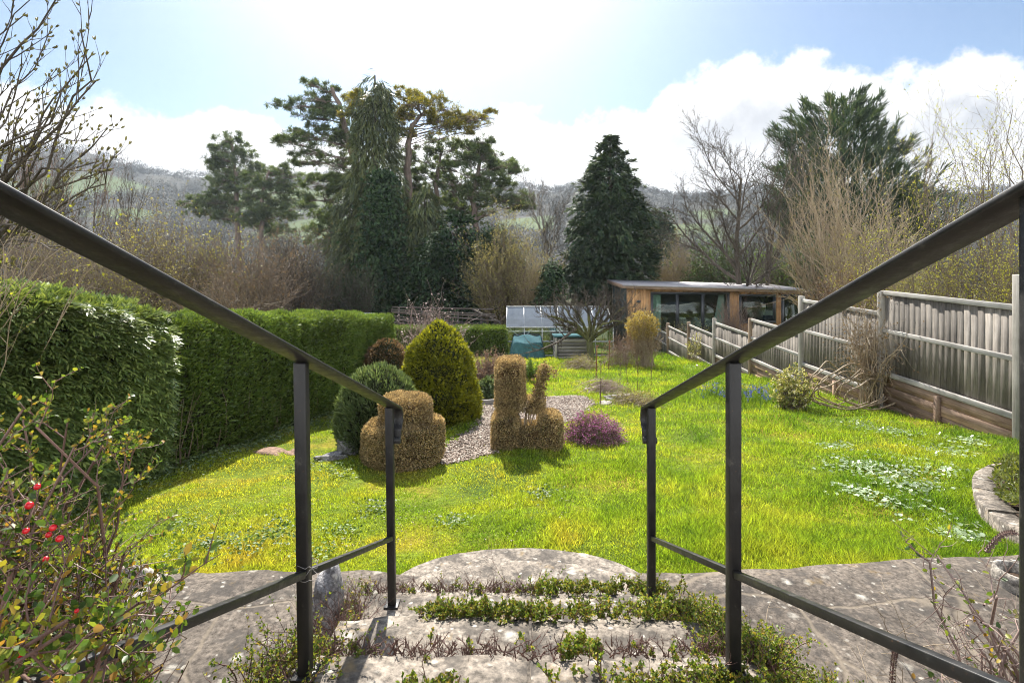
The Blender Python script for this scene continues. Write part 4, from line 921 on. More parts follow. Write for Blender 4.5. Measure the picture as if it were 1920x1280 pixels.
# ------------------------------------------------------------------ generic shrub: stems to an outline, twigs, leaves
def shrub(name, label, base, c, rad, n, seed, twig='twig', leaf=None, nl=6, L=.03, Wd=.015, r0=.01, tw=(8, .5, .25), tw2=None, arch=.1, jit=.1, lo=-.3, cat='shrub', shellf=.3, lt=(.3, 1.0), group=None, up=.1, rmin=.0015, sides=3, lpart='foliage', six=False, wig=.18):
    r = np.random.default_rng(seed); base = np.array(base, float); t = thing(name, label, cat, base, group)
    T = ellip(r, n, c, rad, lo, shellf); P, Rr = stems_to(r, base, T, jit, arch, 7, r0); mb = MB().tubes(P, Rr, max(3, sides))
    last = (P, Rr)
    if tw:
        P2, R2 = spawn(r, P, Rr, tw[0], .25, 1.0, tw[1], tw[2], up, wig, 5, .6, rmin=rmin); mb.tubes(P2, R2, sides); last = (P2, R2)
        if tw2: P3, R3 = spawn(r, P2, R2, tw2[0], .2, 1.0, tw2[1], tw2[2], up, wig, 4, .7, rmin=rmin * .8); mb.tubes(P3, R3, 3); last = (P3, R3)
    mb.build('branches', M[twig], t)
    if leaf:
        Q, D = along(r, last[0], nl, *lt); k = len(Q); lm = MB(); A = (nrm(D * .6 + rdirs(k, r)), rdirs(k, r), L * r.uniform(.5, 1.3, k), Wd * r.uniform(.6, 1.2, k))
        (leaves6(lm, Q, *A) if six else lm.leaves(Q, *A)); lm.build(lpart, M[leaf], t)
    return t
def at(px, d, dz=0.0): return np.array(((px - 960) / 1000 * d, d, g1((px - 960) / 1000 * d, d) + dz))
def wz(py, d): return CAMZ - (py - 470) / 1000 * d
b = at(812, 11.5); shrub('smoke_bush', 'bare pinkish shrub with pale fluffy seed heads behind the golden conifer', b, b + [0, 0, .75], (.95, .7, 1.05), 90, 51, 'twig_pink', 'fluff', 1, .04, .03, tw=(9, .45, .3), arch=.12, lo=-.1, r0=.010, lt=(.9, 1.0), jit=.15, rmin=.004)
b = at(915, 10.9); shrub('spirea_bush', 'low twiggy pinkish brown bush behind the bird topiary', b, b + [0, 0, .28], (.56, .4, .50), 190, 52, 'twig_pink', 'l_pink', 6, .038, .02, tw=(7, .4, .25), arch=.05, lo=-.1, r0=.006, jit=.22, rmin=.003)
b = at(985, 12.2); shrub('green_bush', 'small rounded green bush just behind the tail of the bird topiary', b, b + [.05, 0, .2], (.3, .25, .28), 60, 53, 'twig', 'l_green', 12, .035, .018, arch=.05, r0=.005)
b = at(912, 9.7); shrub('leafy_perennial', 'low clump of grey green leaves beside the timber boards', b, b + [0, 0, .05], (.38, .3, .3), 90, 54, 'twig', 'l_dome', 9, .06, .03, arch=.25, r0=.004, lo=.0, cat='plant', six=True)
b = at(1207, 15.3); 
def gold_shrub():
    t = shrub('golden_shrub', 'tall shrub with golden leaves at the top near the fence end', b, b + [0, 0, .75], (.55, .45, .95), 110, 55, 'twig_tan', 'l_brown', 3, .04, .02, tw=(8, .35, .3), arch=.03, r0=.009, jit=.2)
    r = np.random.default_rng(56); P = ellip(r, 2600, b + [-.03, 0, 1.2], (.5, .4, .45), -1, .35); n = len(P); MB().leaves(P, nrm(rdirs(n, r) + [0, 0, .4]), rdirs(n, r), .06, .03).build('crown', M['l_goldshrub'], t)
gold_shrub()
b = at(1160, 15.6); shrub('bramble', 'brown dead tangled growth left of the golden shrub', b, b + [.1, 0, .35], (.65, .5, .6), 130, 57, 'twig_pink', 'l_brown', 2, .04, .02, tw=(7, .7, .35), arch=.2, r0=.005, jit=.3, lo=-.2)
b = at(1088, 14.8); shrub('brushwood_mound', 'pale mound of cut brushwood in front of the apple tree', b, b + [0, 0, .05], (.55, .4, .34), 150, 58, 'twig_tan', 'l_budolive', 3, .03, .014, tw=(7, .5, .3), arch=.2, r0=.005, jit=.3, lo=.0, cat='brushwood')
b = at(1135, 10.5); shrub('dead_perennial', 'flattened mound of dead brown stems in the rock bed', b, b + [0, 0, .02], (.5, .35, .2), 130, 59, 'twig_pink', None, tw=(6, .7, .35), arch=.3, r0=.004, jit=.3, lo=0.0, cat='plant')
b = at(1190, 9.0); shrub('low_rock_plant', 'low olive plant creeping over the rock bed by the handrail', b, b + [0, 0, .01], (.45, .3, .13), 140, 60, 'twig_tan', 'l_budolive', 5, .025, .012, tw=(5, .7, .4), arch=.3, r0=.003, jit=.3, lo=0.0, cat='plant')
b = at(1484, 8.5); shrub('variegated_bush', 'rounded bush of yellow and cream variegated leaves in front of the fence', b, b + [0, 0, .34], (.34, .3, .36), 130, 61, 'twig', 'l_varieg', 7, .042, .022, tw=(5, .6, .25), arch=.08, r0=.006, lo=-.9, six=True, lt=(.4, 1))
b = at(1300, 17.0); shrub('ivy_plant', 'thin straggling ivy stems against the lower fence bay', b, b + [.1, 0, .45], (.3, .2, .5), 22, 62, 'twig', 'l_varieg', 5, .05, .03, tw=(5, .6, .3), arch=.05, r0=.004)
b = at(1375, 23.2); shrub('bare_bush', 'bare brown bush in front of the garden room window', b, b + [-.1, 0, 1.5], (1.0, .5, .75), 70, 63, 'twig_pink', None, tw=(8, .5, .3), tw2=(4, .6, .4), arch=.0, r0=.015, lo=-1)
b = at(1255, 23.0); shrub('ivy_bush', 'low leafy bush below the garden room patio door', b, b + [.6, 0, .7], (1.5, .35, .5), 120, 64, 'twig_pink', 'l_varieg', 3, .06, .03, tw=(6, .6, .3), arch=.1, jit=.6, r0=.01)
# bluebells and grass clump
def bluebells():
    r = np.random.default_rng(65); t = thing('bluebell_clump', 'clump of blue spring flowers and strappy leaves by the handrail post', 'flowers', at(1395, 9.6))
    n = 900; P = np.stack([r.normal(4.15, .42, n), r.normal(9.5, .45, n), np.zeros(n)], -1); P[:, 2] = gh(P[:, 0], P[:, 1]); D = nrm(rdirs(n, r) * .45 + [0, 0, 1.]); S = nrm(np.cross(D, rdirs(n, r)))
    MB().blades(P, D, S, r.uniform(.1, .24, n), np.full(n, .012), nrm(D + rdirs(n, r) * .9)).build('foliage', M['l_green'], t)
    n = 150; P = np.stack([r.normal(4.1, .45, n), r.normal(9.4, .45, n), np.zeros(n)], -1); P[:, 2] = gh(P[:, 0], P[:, 1]); mb = MB(); st = MB()
    T = P + np.stack([r.normal(size=n) * .03, r.normal(size=n) * .03, r.uniform(.12, .24, n)], -1); A, B_ = stems_to(r, P, T, 0, .05, 4, .002); st.tubes(A, B_, 3)
    for q in range(9): mb.leaves(T + r.normal(size=T.shape) * [.012, .012, .022], rdirs(n, r), rdirs(n, r), .02, .014)
    mb.build('flowers', M['l_blue'], t); st.build('stems', M['l_green'], t)
bluebells()
# stakes and dead stems
for px, d, h, lb in ((1117, 12.2, .82, 'rusty iron stake standing in the lawn left of the others'), (1141, 15.0, .8, 'rusty iron stake in front of the apple tree')):
    b = at(px, d); mb = MB(); mb.bar(b - [0, 0, .1], b + [.03, 0, h], .022, .022, up=(0, 1, 0)); mb.bar(b + [.03 - .03, 0, h - .02], b + [.07, 0, h - .01], .02, .02); tag(mb.build('iron_stake', M['rust'], bevel=.003), lb, 'stake', 'rusty iron stakes')
for i, (px, d, h, lb) in enumerate(((1127, 8.6, 1.0, 'thin dead stem rising behind the heather'), (1162, 11.2, .95, 'thin dead stem left of the middle of the far lawn'), (1178, 11.0, .8, 'thin forked dead stem in the far lawn'), (1196, 10.6, .9, 'thin dead stem left of the right handrail end'), (1222, 11.4, .75, 'thin dead stem nearest the fence'))):
    b = at(px, d); r = np.random.default_rng(70 + i); P, Rr = trunk(r, b, (r.normal() * .05, 0, h), .007, 8, .05, .4); P2, R2 = spawn(r, P, Rr, 4, .4, .95, .5, .2, .1, .1, 4, .7)
    tag(MB().tubes(P, Rr, 4).tubes(P2, R2, 3).build('withered_flower', M['twig_red']), lb, 'dead stem', 'dead flower stems in the lawn')
# vine on the fence
def vine():
    r = np.random.default_rng(81); b = np.array((5.85, 8.7, g1(5.9, 8.7))); t = thing('dead_vine', 'tangled pale dead climber hanging on the fence post', 'climber', b)
    T = np.stack([r.normal(5.86, .05, 45), r.normal(8.85, .38, 45), r.uniform(.1, 1.22, 45)], -1); P, Rr = stems_to(r, b, T, .08, .15, 9, .011); mb = MB().tubes(P, Rr, 4); P2, R2 = spawn(r, P, Rr, 9, .2, 1, .8, .35, -.05, .3, 6, .6, rmin=.0025); P2[..., 0] = np.minimum(P2[..., 0], 5.95); mb.tubes(P2, R2, 3)
    # big loops of the oldest stems, flopped on the grass
    for q in range(9):
        a = np.linspace(0, 2 * math.pi * r.uniform(.6, 1.05), 22) + r.uniform(0, 1); cx, cyy = 5.25 + r.normal() * .22, 8.45 + r.normal() * .15; R1, R2_ = r.uniform(.3, .62), r.uniform(.18, .35)
        L = np.stack([cx + R1 * np.cos(a), cyy + .1 * np.sin(a * 2) + r.normal() * .05 + .06 * np.cos(a), -.69 + R2_ + .06 + R2_ * np.sin(a) + .02 * np.sin(a * 5)], -1); mb.tubes(L, np.full(22, r.uniform(.007, .013)), 5)
    mb.build('stems', M['twig_tan'], t); Q, D = along(r, P2, 2); n = len(Q); MB().leaves(Q, nrm(rdirs(n, r) - [0, 0, .4]), rdirs(n, r), .04, .022).build('foliage', M['l_brown'], t)
vine()
# apple tree
def apple():
    r = np.random.default_rng(91); d = 17.5; b = at(1108, d); t = thing('apple_tree', 'gnarled bare apple tree with flat spreading crown before the greenhouse', 'tree', b)
    P, Rr = trunk(r, b - [0, 0, .1], (.0, 0, .75), .13, 6, .08, .8); T = []
    ends = [(1025, 590, -.4), (1050, 572, .3), (1075, 578, -.6), (1100, 566, .4), (1125, 568, -.3), (1150, 566, .5), (1178, 572, 0), (1192, 590, -.4), (1040, 612, .6), (1165, 600, -.7)]
    T = np.array([W(px, py, d) + [0, q, 0] for px, py, q in ends]); L1, R1 = stems_to(r, P[0, -1], T, .06, .22, 8, .075, tip=.25); mb = MB().tubes(P, Rr, 8).tubes(L1, R1, 6)
    mb.build('trunk', M['bark_moss'], t)
    L2, R2 = spawn(r, L1, R1, 11, .3, 1, .8, .35, .12, .25, 6, .55); L3, R3 = spawn(r, L2, R2, 8, .2, 1, .7, .45, .2, .2, 5, .6, rmin=.006); L4, R4 = spawn(r, L3, R3, 4, .3, 1, .6, .5, .25, .15, 4, .6, rmin=.005)
    MB().tubes(L2, R2, 5).tubes(L3, R3, 4).tubes(L4, R4, 3).build('branches', M['bark'], t)
    # a fallen limb leaning to the ground
    A = np.array([W(1080, 615, 17.3), W(1050, 640, 17.0), W(1015, 655, 16.8), W(985, 662, 16.7)]); f = np.linspace(0, 3, 10); Lf = np.stack([np.interp(f, range(4), A[:, k]) for k in range(3)], -1)[None]; Rf = np.linspace(.05, .015, 10)[None]
    S, SR = spawn(r, Lf, Rf, 10, .2, 1, .9, .3, .1, .2, 5, .6); MB().tubes(Lf, Rf, 5).tubes(S, SR, 3).build('limb', M['bark'], t)
apple()
# ------------------------------------------------------------------ trees
def pine(name, label, d, trunk_px, r0, pads, mat, seed, tuft=.30, dens=1.0, limb_from=None, extra=None):
    r = np.random.default_rng(seed); tp = np.array([W(px, py, d) for px, py in trunk_px]); zb = g1(tp[0][0], d); tp[0][2] = min(tp[0][2], zb - .2)
    t = thing(name, label, 'tree', (tp[0][0], d, zb)); f = np.linspace(0, len(tp) - 1, 14); P = np.stack([np.interp(f, range(len(tp)), tp[:, k]) for k in range(3)], -1); P[1:-1] += r.normal(size=(12, 3)) * .08
    mb = MB().tubes(P, r0 * np.linspace(1, .3, 14), 8); sc = d / 1000; lm = MB(); C = []
    pads = list(pads) + [(px + r.normal() * rx * .95, py + abs(r.normal()) * ry * .75, rx * r.uniform(.4, .75), ry * r.uniform(.4, .8)) for px, py, rx, ry in pads]
    for px, py, rx, ry in pads:
        c = W(px, py, d); dy = r.uniform(-1, 1) * max(rx * sc * .6, 1.2); c = c + [0, dy, 0]; rad = np.array([rx * sc, max(rx, ry) * sc * .85, ry * sc])
        # the limb leaves the trunk a bit below the pad
        zz = c[2] - abs(c[0] - np.interp(c[2], P[:, 2], P[:, 0])) * r.uniform(.1, .35) - .2; a = np.array([np.interp(zz, P[:, 2], P[:, k]) for k in range(3)])
        n = max(4, int(rx * ry * dens * .055)); T = ellip(r, n, c - [0, 0, rad[2] * .2], rad, -.5, .2)
        hub = c - [0, 0, rad[2] * .45]; L1, R1 = stems_to(r, a, hub[None], 0, .10, 8, max(.035, r0 * .3 * min(1, (rx * sc) / 2.0)), tip=.4); mb.tubes(L1, R1, 5)
        B = L1[0][r.integers(4, 8, n)]; L2, R2 = stems_to(r, B, T, 0, .1, 6, .03, tip=.4); C.append((L2, R2)); mb.tubes(L2, R2, 3)
        ns = max(6, int(rx * ry * .04)); SC = ellip(r, ns, c, rad * [1.2, 1.2, 1.15], -1, .25); k = int(rx * ry * dens * .40) + 6; si = r.integers(0, ns, k); sr = (r.uniform(.14, .42, (ns, 1)) * rad * [1, 1, 1.1])[si]; Q = SC[si] + rdirs(k, r) * (r.uniform(size=k) ** .4)[:, None] * sr
        tipn = max(5, n // 2); Tt = SC[r.integers(0, ns, tipn)] + rdirs(tipn, r) * [1, 1, .7] * rad * .5 + [0, 0, .12 * rad[2]]; L3, R3 = stems_to(r, B[r.integers(0, n, tipn)], Tt, 0, .1, 5, .022); mb.tubes(L3, R3, 3)
        Q3, _ = along(r, L3, 5, .7, 1.0); Q4, _ = along(r, L1, int(6 + rx * .5), .5, 1.0); Q = np.concatenate([Q, Q3, Q4 + r.normal(size=Q4.shape) * .22]); k = len(Q)
        keep = wob(Q, 1.6, seed + int(px)) + r.normal(size=k) * .4 > -.3; Q = Q[keep]; k = len(Q)
        ax = nrm((Q - hub) * [1, 1, 1.2] + [0, 0, .5 * rad[2]] + rdirs(k, r) * .3 * rad[2])
        for q in range(9):
            D = nrm(ax * .75 + rdirs(k, r)); lm.leaves(Q, D, rdirs(k, r), tuft * r.uniform(.5, 1.0, k), tuft * .11)
    mb.build('trunk', M['bark_pine'], t); lm.build('crown', M[mat], t)
    if extra: extra(t, r)
    return t
def clumptree(name, label, d, cx, prof_px, seed, mat, nc, per, L, Wd, down=.4, out=.7, csz=.5, cat='tree', tr=.25, spiky=0.0, nolow=None, jx=.0, depthr=.9, y=None, frond=1.0):
    """an evergreen built of clumps of sprays set over an uneven outline; prof_px = (y pixel, left, right) measured at distance d"""
    r = np.random.default_rng(seed); sc = d / 1000; ys = np.array([p[0] for p in prof_px], float); l = np.array([p[1] for p in prof_px], float); rt = np.array([p[2] for p in prof_px], float)
    zb = g1((cx - 960) * sc, d); base = np.array(((cx - 960) * sc, d, zb)); t = thing(name, label, cat, base)
    w = (rt - l) + 6; yy = np.interp(r.uniform(0, 1, nc), np.concatenate([[0], np.cumsum((w[1:] + w[:-1]) / 2 * np.diff(ys)) / np.sum((w[1:] + w[:-1]) / 2 * np.diff(ys))]), ys)
    hw = (np.interp(yy, ys, rt) - np.interp(yy, ys, l)) / 2 * sc; xc = ((np.interp(yy, ys, rt) + np.interp(yy, ys, l)) / 2 - 960) * sc; a = r.uniform(0, 2 * math.pi, nc); f = r.uniform(.12, 1.2, nc) ** .5
    f = f * (1 + .12 * wob(np.stack([a, yy / 60, a * 0], -1), 2.5, seed)); C = np.stack([xc + np.cos(a) * hw * f, d + np.sin(a) * hw * f * depthr, CAMZ - (yy - 470) * sc], -1)
    O = nrm(np.stack([np.cos(a), np.sin(a), np.zeros(nc)], -1)); cs = csz * r.uniform(.5, 1.3, nc) * np.clip(hw / np.max(hw) + .35, .35, 1)
    idx = np.repeat(np.arange(nc), per); n = len(idx); A = nrm(O * out + np.array([0, 0, -down]) + rdirs(nc, r) * .4); u = r.uniform(-.9, 1.0, n); off = r.normal(size=(n, 3)) * (.30 * (1.15 - u))[:, None]
    P = C[idx] + off * cs[idx][:, None] * .8 + A[idx] * (u * cs[idx] * frond)[:, None]
    D = nrm(A[idx] * 1.1 + rdirs(n, r) * .5); N = nrm(np.array([0, 0, 1.0]) + rdirs(n, r) * .6)
    lm = MB().leaves(P, D, N, L * r.uniform(.6, 1.3, n), Wd * r.uniform(.7, 1.2, n), fold=.1); lm.build('crown', M[mat], t)
    top = np.array(((prof_px[0][1] + prof_px[0][2]) / 2, prof_px[0][0])); tp = W(top[0], top[1], d); P1 = np.linspace(base - [0, 0, .2], tp, 10); mb = MB().tubes(P1, tr * np.linspace(1, .12, 10), 7)
    m = min(nc, 160); sel = r.choice(nc, m, replace=False); A = np.stack([np.interp(np.clip(C[sel, 2] - hw[sel] * .15, base[2], tp[2]), P1[:, 2], P1[:, k]) for k in range(3)], -1); S, SR = stems_to(r, A, C[sel], 0, .03, 5, .035); mb.tubes(S, SR, 3); mb.build('trunk', M['bark'], t)
    return t
# the big centre group
t = clumptree('ivy_clad_cypress', 'tallest dark drooping cypress clothed in ivy in the centre group', 35, 705, [(142, 692, 714), (152, 686, 720), (170, 680, 726), (200, 674, 734), (250, 666, 742), (300, 660, 746), (350, 650, 754), (400, 640, 765), (450, 630, 778), (500, 618, 790), (550, 606, 800), (600, 598, 806)], 101, 'l_cypress', 760, 40, .62, .075, down=1.0, out=.65, csz=.75, tr=.4, frond=1.3)
r_ = np.random.default_rng(102); n_ = 5200; yy_ = r_.uniform(330, 600, n_); P_ = np.stack([((735 + r_.normal(size=n_) * (10 + (yy_ - 330) * .09)) - 960) * .035, 35 - 2.2 - (yy_ - 330) * .004 + r_.normal(size=n_) * .5, CAMZ - (yy_ - 470) * .035], -1)
MB().leaves(P_, nrm(rdirs(n_, r_) + [0, -.5, -.4]), rdirs(n_, r_), .26, .2).build('ivy', M['l_ivy'], t)
for x_, y_ in ((696, 132), (711, 136), (703, 146), (690, 152), (722, 150)):
    pass
pine('pine_tree', 'broad pine whose bare limbs reach out left of the tall ivy clad cypress', 39, [(668, 600), (672, 400), (664, 300), (640, 215), (622, 165)], .42,
     [(598, 160, 22, 16), (575, 180, 24, 14), (556, 196, 20, 11), (605, 192, 26, 15), (628, 215, 24, 14), (590, 222, 26, 11), (548, 248, 20, 11), (525, 262, 16, 8), (570, 262, 26, 12), (610, 255, 24, 12), (640, 265, 26, 16), (590, 290, 26, 12), (625, 300, 28, 14), (570, 305, 18, 8), (600, 330, 28, 12), (640, 340, 24, 14), (615, 370, 26, 14), (595, 400, 22, 16), (625, 420, 22, 20), (585, 345, 24, 9), (610, 455, 18, 16), (600, 430, 18, 10)], 'l_pine', 103, .42, .9)
pine('backlit_pine', 'flat topped pine with painted backlit yellow needles leaning out right of the tall ivy clad cypress', 37, [(772, 600), (768, 400), (764, 300), (768, 240), (790, 215)], .36,
     [(752, 175, 16, 13), (780, 178, 24, 14), (808, 186, 24, 13), (838, 200, 24, 12), (865, 212, 26, 11), (893, 222, 24, 10), (918, 222, 17, 8), (790, 205, 28, 14), (830, 222, 26, 10), (858, 236, 22, 9), (885, 240, 16, 7), (658, 182, 22, 14), (670, 205, 20, 14), (745, 205, 22, 16), (758, 250, 22, 14)], 'l_pineyel', 104, .38, 1.0)
pine('pine_tree', 'slim trunked pine standing right of the yellowish flat topped pine', 40, [(815, 600), (818, 385), (823, 320), (830, 275)], .24,
     [(825, 268, 24, 14), (800, 275, 18, 12), (850, 282, 22, 12), (812, 300, 20, 10), (790, 320, 24, 12), (845, 305, 20, 12), (782, 345, 20, 12), (770, 300, 20, 16), (765, 345, 18, 18)], 'l_pine', 105, .38, .9)
pine('pine_tree', 'dense pine with rounded dark crown on the right edge of the centre group', 38, [(893, 600), (893, 420), (885, 370), (898, 310), (915, 290)], .26,
     [(880, 272, 24, 14), (905, 268, 20, 12), (930, 285, 24, 13), (958, 300, 20, 12), (965, 318, 14, 9), (900, 295, 26, 15), (935, 312, 26, 14), (870, 305, 22, 15), (895, 330, 28, 16), (925, 340, 26, 14), (950, 348, 18, 10), (862, 345, 24, 16), (890, 368, 28, 16), (920, 372, 26, 14), (945, 375, 20, 10), (975, 370, 22, 12), (990, 385, 16, 8), (855, 385, 20, 16)], 'l_pine', 106, .40, 1.0)
pine('pine_tree', 'crooked trunked pine half hidden in the centre group', 42, [(872, 600), (870, 420), (858, 390), (846, 330), (838, 300)], .3, [(840, 330, 22, 14), (815, 345, 22, 12), (862, 360, 22, 12), (835, 372, 24, 12), (880, 400, 24, 12), (908, 405, 22, 10)], 'l_pine', 107, .4, .9)
clumptree('green_cypress', 'olive green drooping cypress in front of the slim pine', 34, 800, [(350, 786, 806), (390, 768, 822), (430, 752, 835), (480, 742, 850), (540, 738, 860), (600, 735, 868)], 108, 'l_cypress', 420, 32, .6, .085, down=1.2, out=.5, csz=.55)
clumptree('holly_tree', 'dark glossy evergreen mass low behind the collapsed timber frame', 31, 850, [(400, 845, 870), (430, 815, 905), (470, 785, 935), (520, 765, 950), (560, 760, 955), (600, 758, 955)], 109, 'l_ivy', 520, 34, .24, .15, down=.2, out=.5, csz=.6)
clumptree('evergreen_bush', 'dark evergreen bush left of the greenhouse top', 29, 940, [(430, 915, 945), (470, 890, 965), (520, 880, 990), (570, 875, 1000), (610, 875, 1000)], 110, 'l_cypress2', 300, 32, .26, .12, down=.2, out=.5, csz=.5)
def thicket(name, label, d, px, top, half, n, seed, twig='twig', leaf=None, nl=3, L=.08, Wd=.04, r0=.03, cat='shrub', group=None, tw=(10, .45, .35), tw2=(6, .5, .4), lo=-.2, rd=1.0, rmin=.006, arch=.05):
    sc = d / 1000; b = at(px, d); zt = wz(top, d); h = zt - b[2]; c = b + [0, 0, h * .52]
    return shrub(name, label, b, c, (half * sc, half * sc * .8 * rd, h * .49), n, seed, twig, leaf, nl, L, Wd, r0, tw, tw2, arch, half * sc * .25, lo, cat, .35, (.2, 1.0), group, .15, rmin)
thicket('hazel_bush', 'yellowish bare bush between the centre pines and the birch', 27, 945, 435, 68, 70, 111, 'twig', 'l_budolive', 5, .085, .045)
thicket('hazel_bush', 'tawny bush at the foot of the birch beside the tall conifer', 26, 1010, 480, 40, 45, 112, 'twig_tan', 'l_budolive', 2, .07, .035)
clumptree('ivy_stump', 'dark ivy covered stump between the tawny bush and the tall conifer', 25, 1035, [(495, 1025, 1042), (530, 1015, 1050), (580, 1010, 1055)], 113, 'l_ivy', 110, 30, .18, .12, down=.2, csz=.35, cat='ivy')
# the conifer on its own
clumptree('tall_conifer', 'dense dark green conical conifer standing alone left of the garden room', 30, 1146, [(255, 1140, 1148), (275, 1130, 1158), (300, 1116, 1170), (340, 1102, 1186), (380, 1089, 1198), (420, 1079, 1210), (460, 1073, 1218), (500, 1071, 1222), (540, 1073, 1220), (575, 1078, 1216)], 114, 'l_cypress2', 1000, 36, .34, .11, down=.3, out=.7, csz=.40, tr=.22)
clumptree('round_evergreen', 'small dark round evergreen just right of the tall conifer', 55, 1240, [(395, 1225, 1250), (415, 1212, 1258), (450, 1210, 1262), (480, 1215, 1260)], 115, 'l_cypress2', 160, 26, .4, .2, down=.2, csz=.7)
# bare trees
def bare(name, label, d, px, top, lean, r0, specs, seed, bark='bark', twig='twig', leaf=None, nl=2, L=.05, Wd=.03, base_px=None, wig=.05, group=None, cat='tree', up=.0, k=9, sides=3, tip=.25, rm=.004, zb=None, lpart='foliage'):
    r = np.random.default_rng(seed); b = at(px, d); 
    if zb is not None: b[2] = zb
    h = wz(top, d) - b[2]; t = thing(name, label, cat, b, group); P, Rr = trunk(r, b - [0, 0, .1], (lean * h, r.normal() * .03 * h, h * .92), r0, k, wig, tip, up); mb = MB().tubes(P, Rr, 8); cur = (P, Rr); tb = MB(); al = [cur]
    for i, s in enumerate(specs):
        s = dict(s); s.setdefault('rmin', rm); cur = spawn(r, cur[0], cur[1], **s); al.append(cur)
        (mb if i == 0 else tb).tubes(cur[0], cur[1], 5 if i == 0 else (4 if i == 1 else sides))
    mb.build('trunk', M[bark], t); tb.build('branches', M[twig], t)
    if leaf:
        Q, D = along(r, cur[0], nl, .3, 1.0); n = len(Q); MB().leaves(Q, nrm(D + rdirs(n, r) * .7), rdirs(n, r), L * r.uniform(.6, 1.3, n), Wd).build(lpart, M[leaf], t)
    return t
S = lambda n, t0, t1, ang, ln, **k: dict(n=n, t0=t0, t1=t1, ang=ang, ln=ln, **k)
bare('birch_tree', 'slender bare birch with fine twigs left of the tall conifer', 33, 1022, 322, .02, .13, [S(14, .3, 1, .55, .42, up=.12, wig=.1, k=7, prof=lambda t: 1.3 - t * .8), S(9, .25, 1, .6, .4, up=.05, wig=.15), S(7, .2, 1, .6, .5, up=-.05, wig=.15, k=4)], 121, 'bark_pale', 'bark', rm=.008)
bare('bare_tree', 'wide bare spreading tree with dark limbs behind the garden room', 27, 1395, 300, -.03, .2, [S(15, .18, 1, .82, .62, up=.06, wig=.08, k=8, prof=lambda t: 1.25 - t * .65), S(10, .25, 1, .55, .42, up=.05, wig=.12, k=6), S(8, .2, 1, .6, .45, up=.05, wig=.12), S(3, .2, 1, .6, .5, up=.05, k=4)], 122, 'bark', 'bark', rm=.0095, wig=.07)
bare('bare_tree', 'smaller bare tree with dark stems right beside the wide bare spreading tree', 26, 1432, 330, .05, .11, [S(10, .25, 1, .55, .5, up=.12, wig=.1, k=7), S(8, .25, 1, .55, .42, up=.05, wig=.12), S(6, .2, 1, .6, .45, up=.05, k=4)], 123, 'bark', 'bark', rm=.0095)
# plume cypress behind the big twiggy shrub
clumptree('plume_cypress', 'large blue green plumed cypress behind the big twiggy tree', 36, 1580, [(186, 1556, 1606), (200, 1520, 1618), (215, 1492, 1632), (240, 1478, 1650), (270, 1470, 1662), (310, 1466, 1684), (350, 1464, 1705), (390, 1468, 1728), (430, 1480, 1745), (470, 1490, 1750)], 131, 'l_cypress2', 520, 60, .62, .08, down=-.75, out=.75, csz=.62, frond=1.6, tr=.4)
# big tan twiggy tree behind the fence, and the leafing stems at the right
def multi(name, label, d, px, top, half, n, seed, twig, leaf, nl, L=.06, Wd=.035, r0=.06, cat='tree', upr=.6, tw=(12, .5, .38), tw2=(7, .55, .42), lpart='foliage', rmin=.005, lo=.0, bh=.05):
    r = np.random.default_rng(seed); sc = d / 1000; b = at(px, d); h = wz(top, d) - b[2]; t = thing(name, label, cat, b); T = ellip(r, n, b + [0, 0, h * bh], (half * sc, half * sc * .7, h * (1 - bh)), max(lo, .25), .72)
    P, Rr = stems_to(r, b, T, half * sc * .18, upr * .3, 9, r0, tip=.2); P[:, 2:] += r.normal(size=P[:, 2:].shape) * .05; mb = MB().tubes(P, Rr, 5); P2, R2 = spawn(r, P, Rr, tw[0], .25, 1, tw[1], tw[2], .12, .16, 6, .55, rmin=rmin); P3, R3 = spawn(r, P2, R2, tw2[0], .2, 1, tw2[1], tw2[2], .12, .2, 5, .65, rmin=rmin * .8)
    mb.build('trunk', M[twig], t); MB().tubes(P2, R2, 4).tubes(P3, R3, 3).build('branches', M[twig], t)
    if leaf: Q, D = along(r, P3, nl, .3, 1.02); k = len(Q); MB().leaves(Q, nrm(D + rdirs(k, r) * .8), rdirs(k, r), L * r.uniform(.5, 1.2, k), Wd).build(lpart, M[leaf], t)
    return t
multi('twiggy_tree', 'big tan twiggy many stemmed tree rising behind the fence', 21, 1595, 285, 165, 50, 141, 'twig_tan', 'l_budolive', 1, .07, .04, r0=.075, upr=.5, tw=(9, .5, .32), tw2=(5, .55, .42), rmin=.011)
for i, (px, d, top, nst, lb) in enumerate(((1668, 15, 330, 10, 'young tree with yellow green leaves left of the stems behind the fence'), (1760, 13.5, 205, 9, 'tall straight stemmed young tree with fresh yellow leaves behind the fence'), (1835, 12.5, 225, 9, 'yellow leafed young tree with a leaning stem behind the tallest fence bay'), (1905, 11.5, 172, 8, 'tall bare stemmed young tree at the right edge of the view'))):
    multi('young_tree', lb, d, px, top, 62, nst, 151 + i, 'twig', 'l_bud', 2 if i < 3 else 1, .045, .03, r0=.022, upr=.15, tw=(14, .6, .2), tw2=(5, .6, .4), lo=.75 if i else .4, rmin=.0035)
thicket('leafing_hedge_bush', 'yellow green leafing bush low behind the tallest fence bay', 12.5, 1790, 465, 95, 60, 161, 'twig', 'l_bud', 2, .036, .024, r0=.012, rmin=.003)
thicket('leafing_hedge_bush', 'yellow green leafing bush at the right behind the fence post', 11, 1900, 440, 70, 44, 162, 'twig', 'l_bud', 2, .036, .024, r0=.012, rmin=.003)
thicket('leafing_hedge_bush', 'mixed brown and yellow bush beneath the big twiggy tree', 16, 1655, 440, 80, 60, 163, 'twig_tan', 'l_bud', 1, .05, .03, r0=.014, rmin=.004)
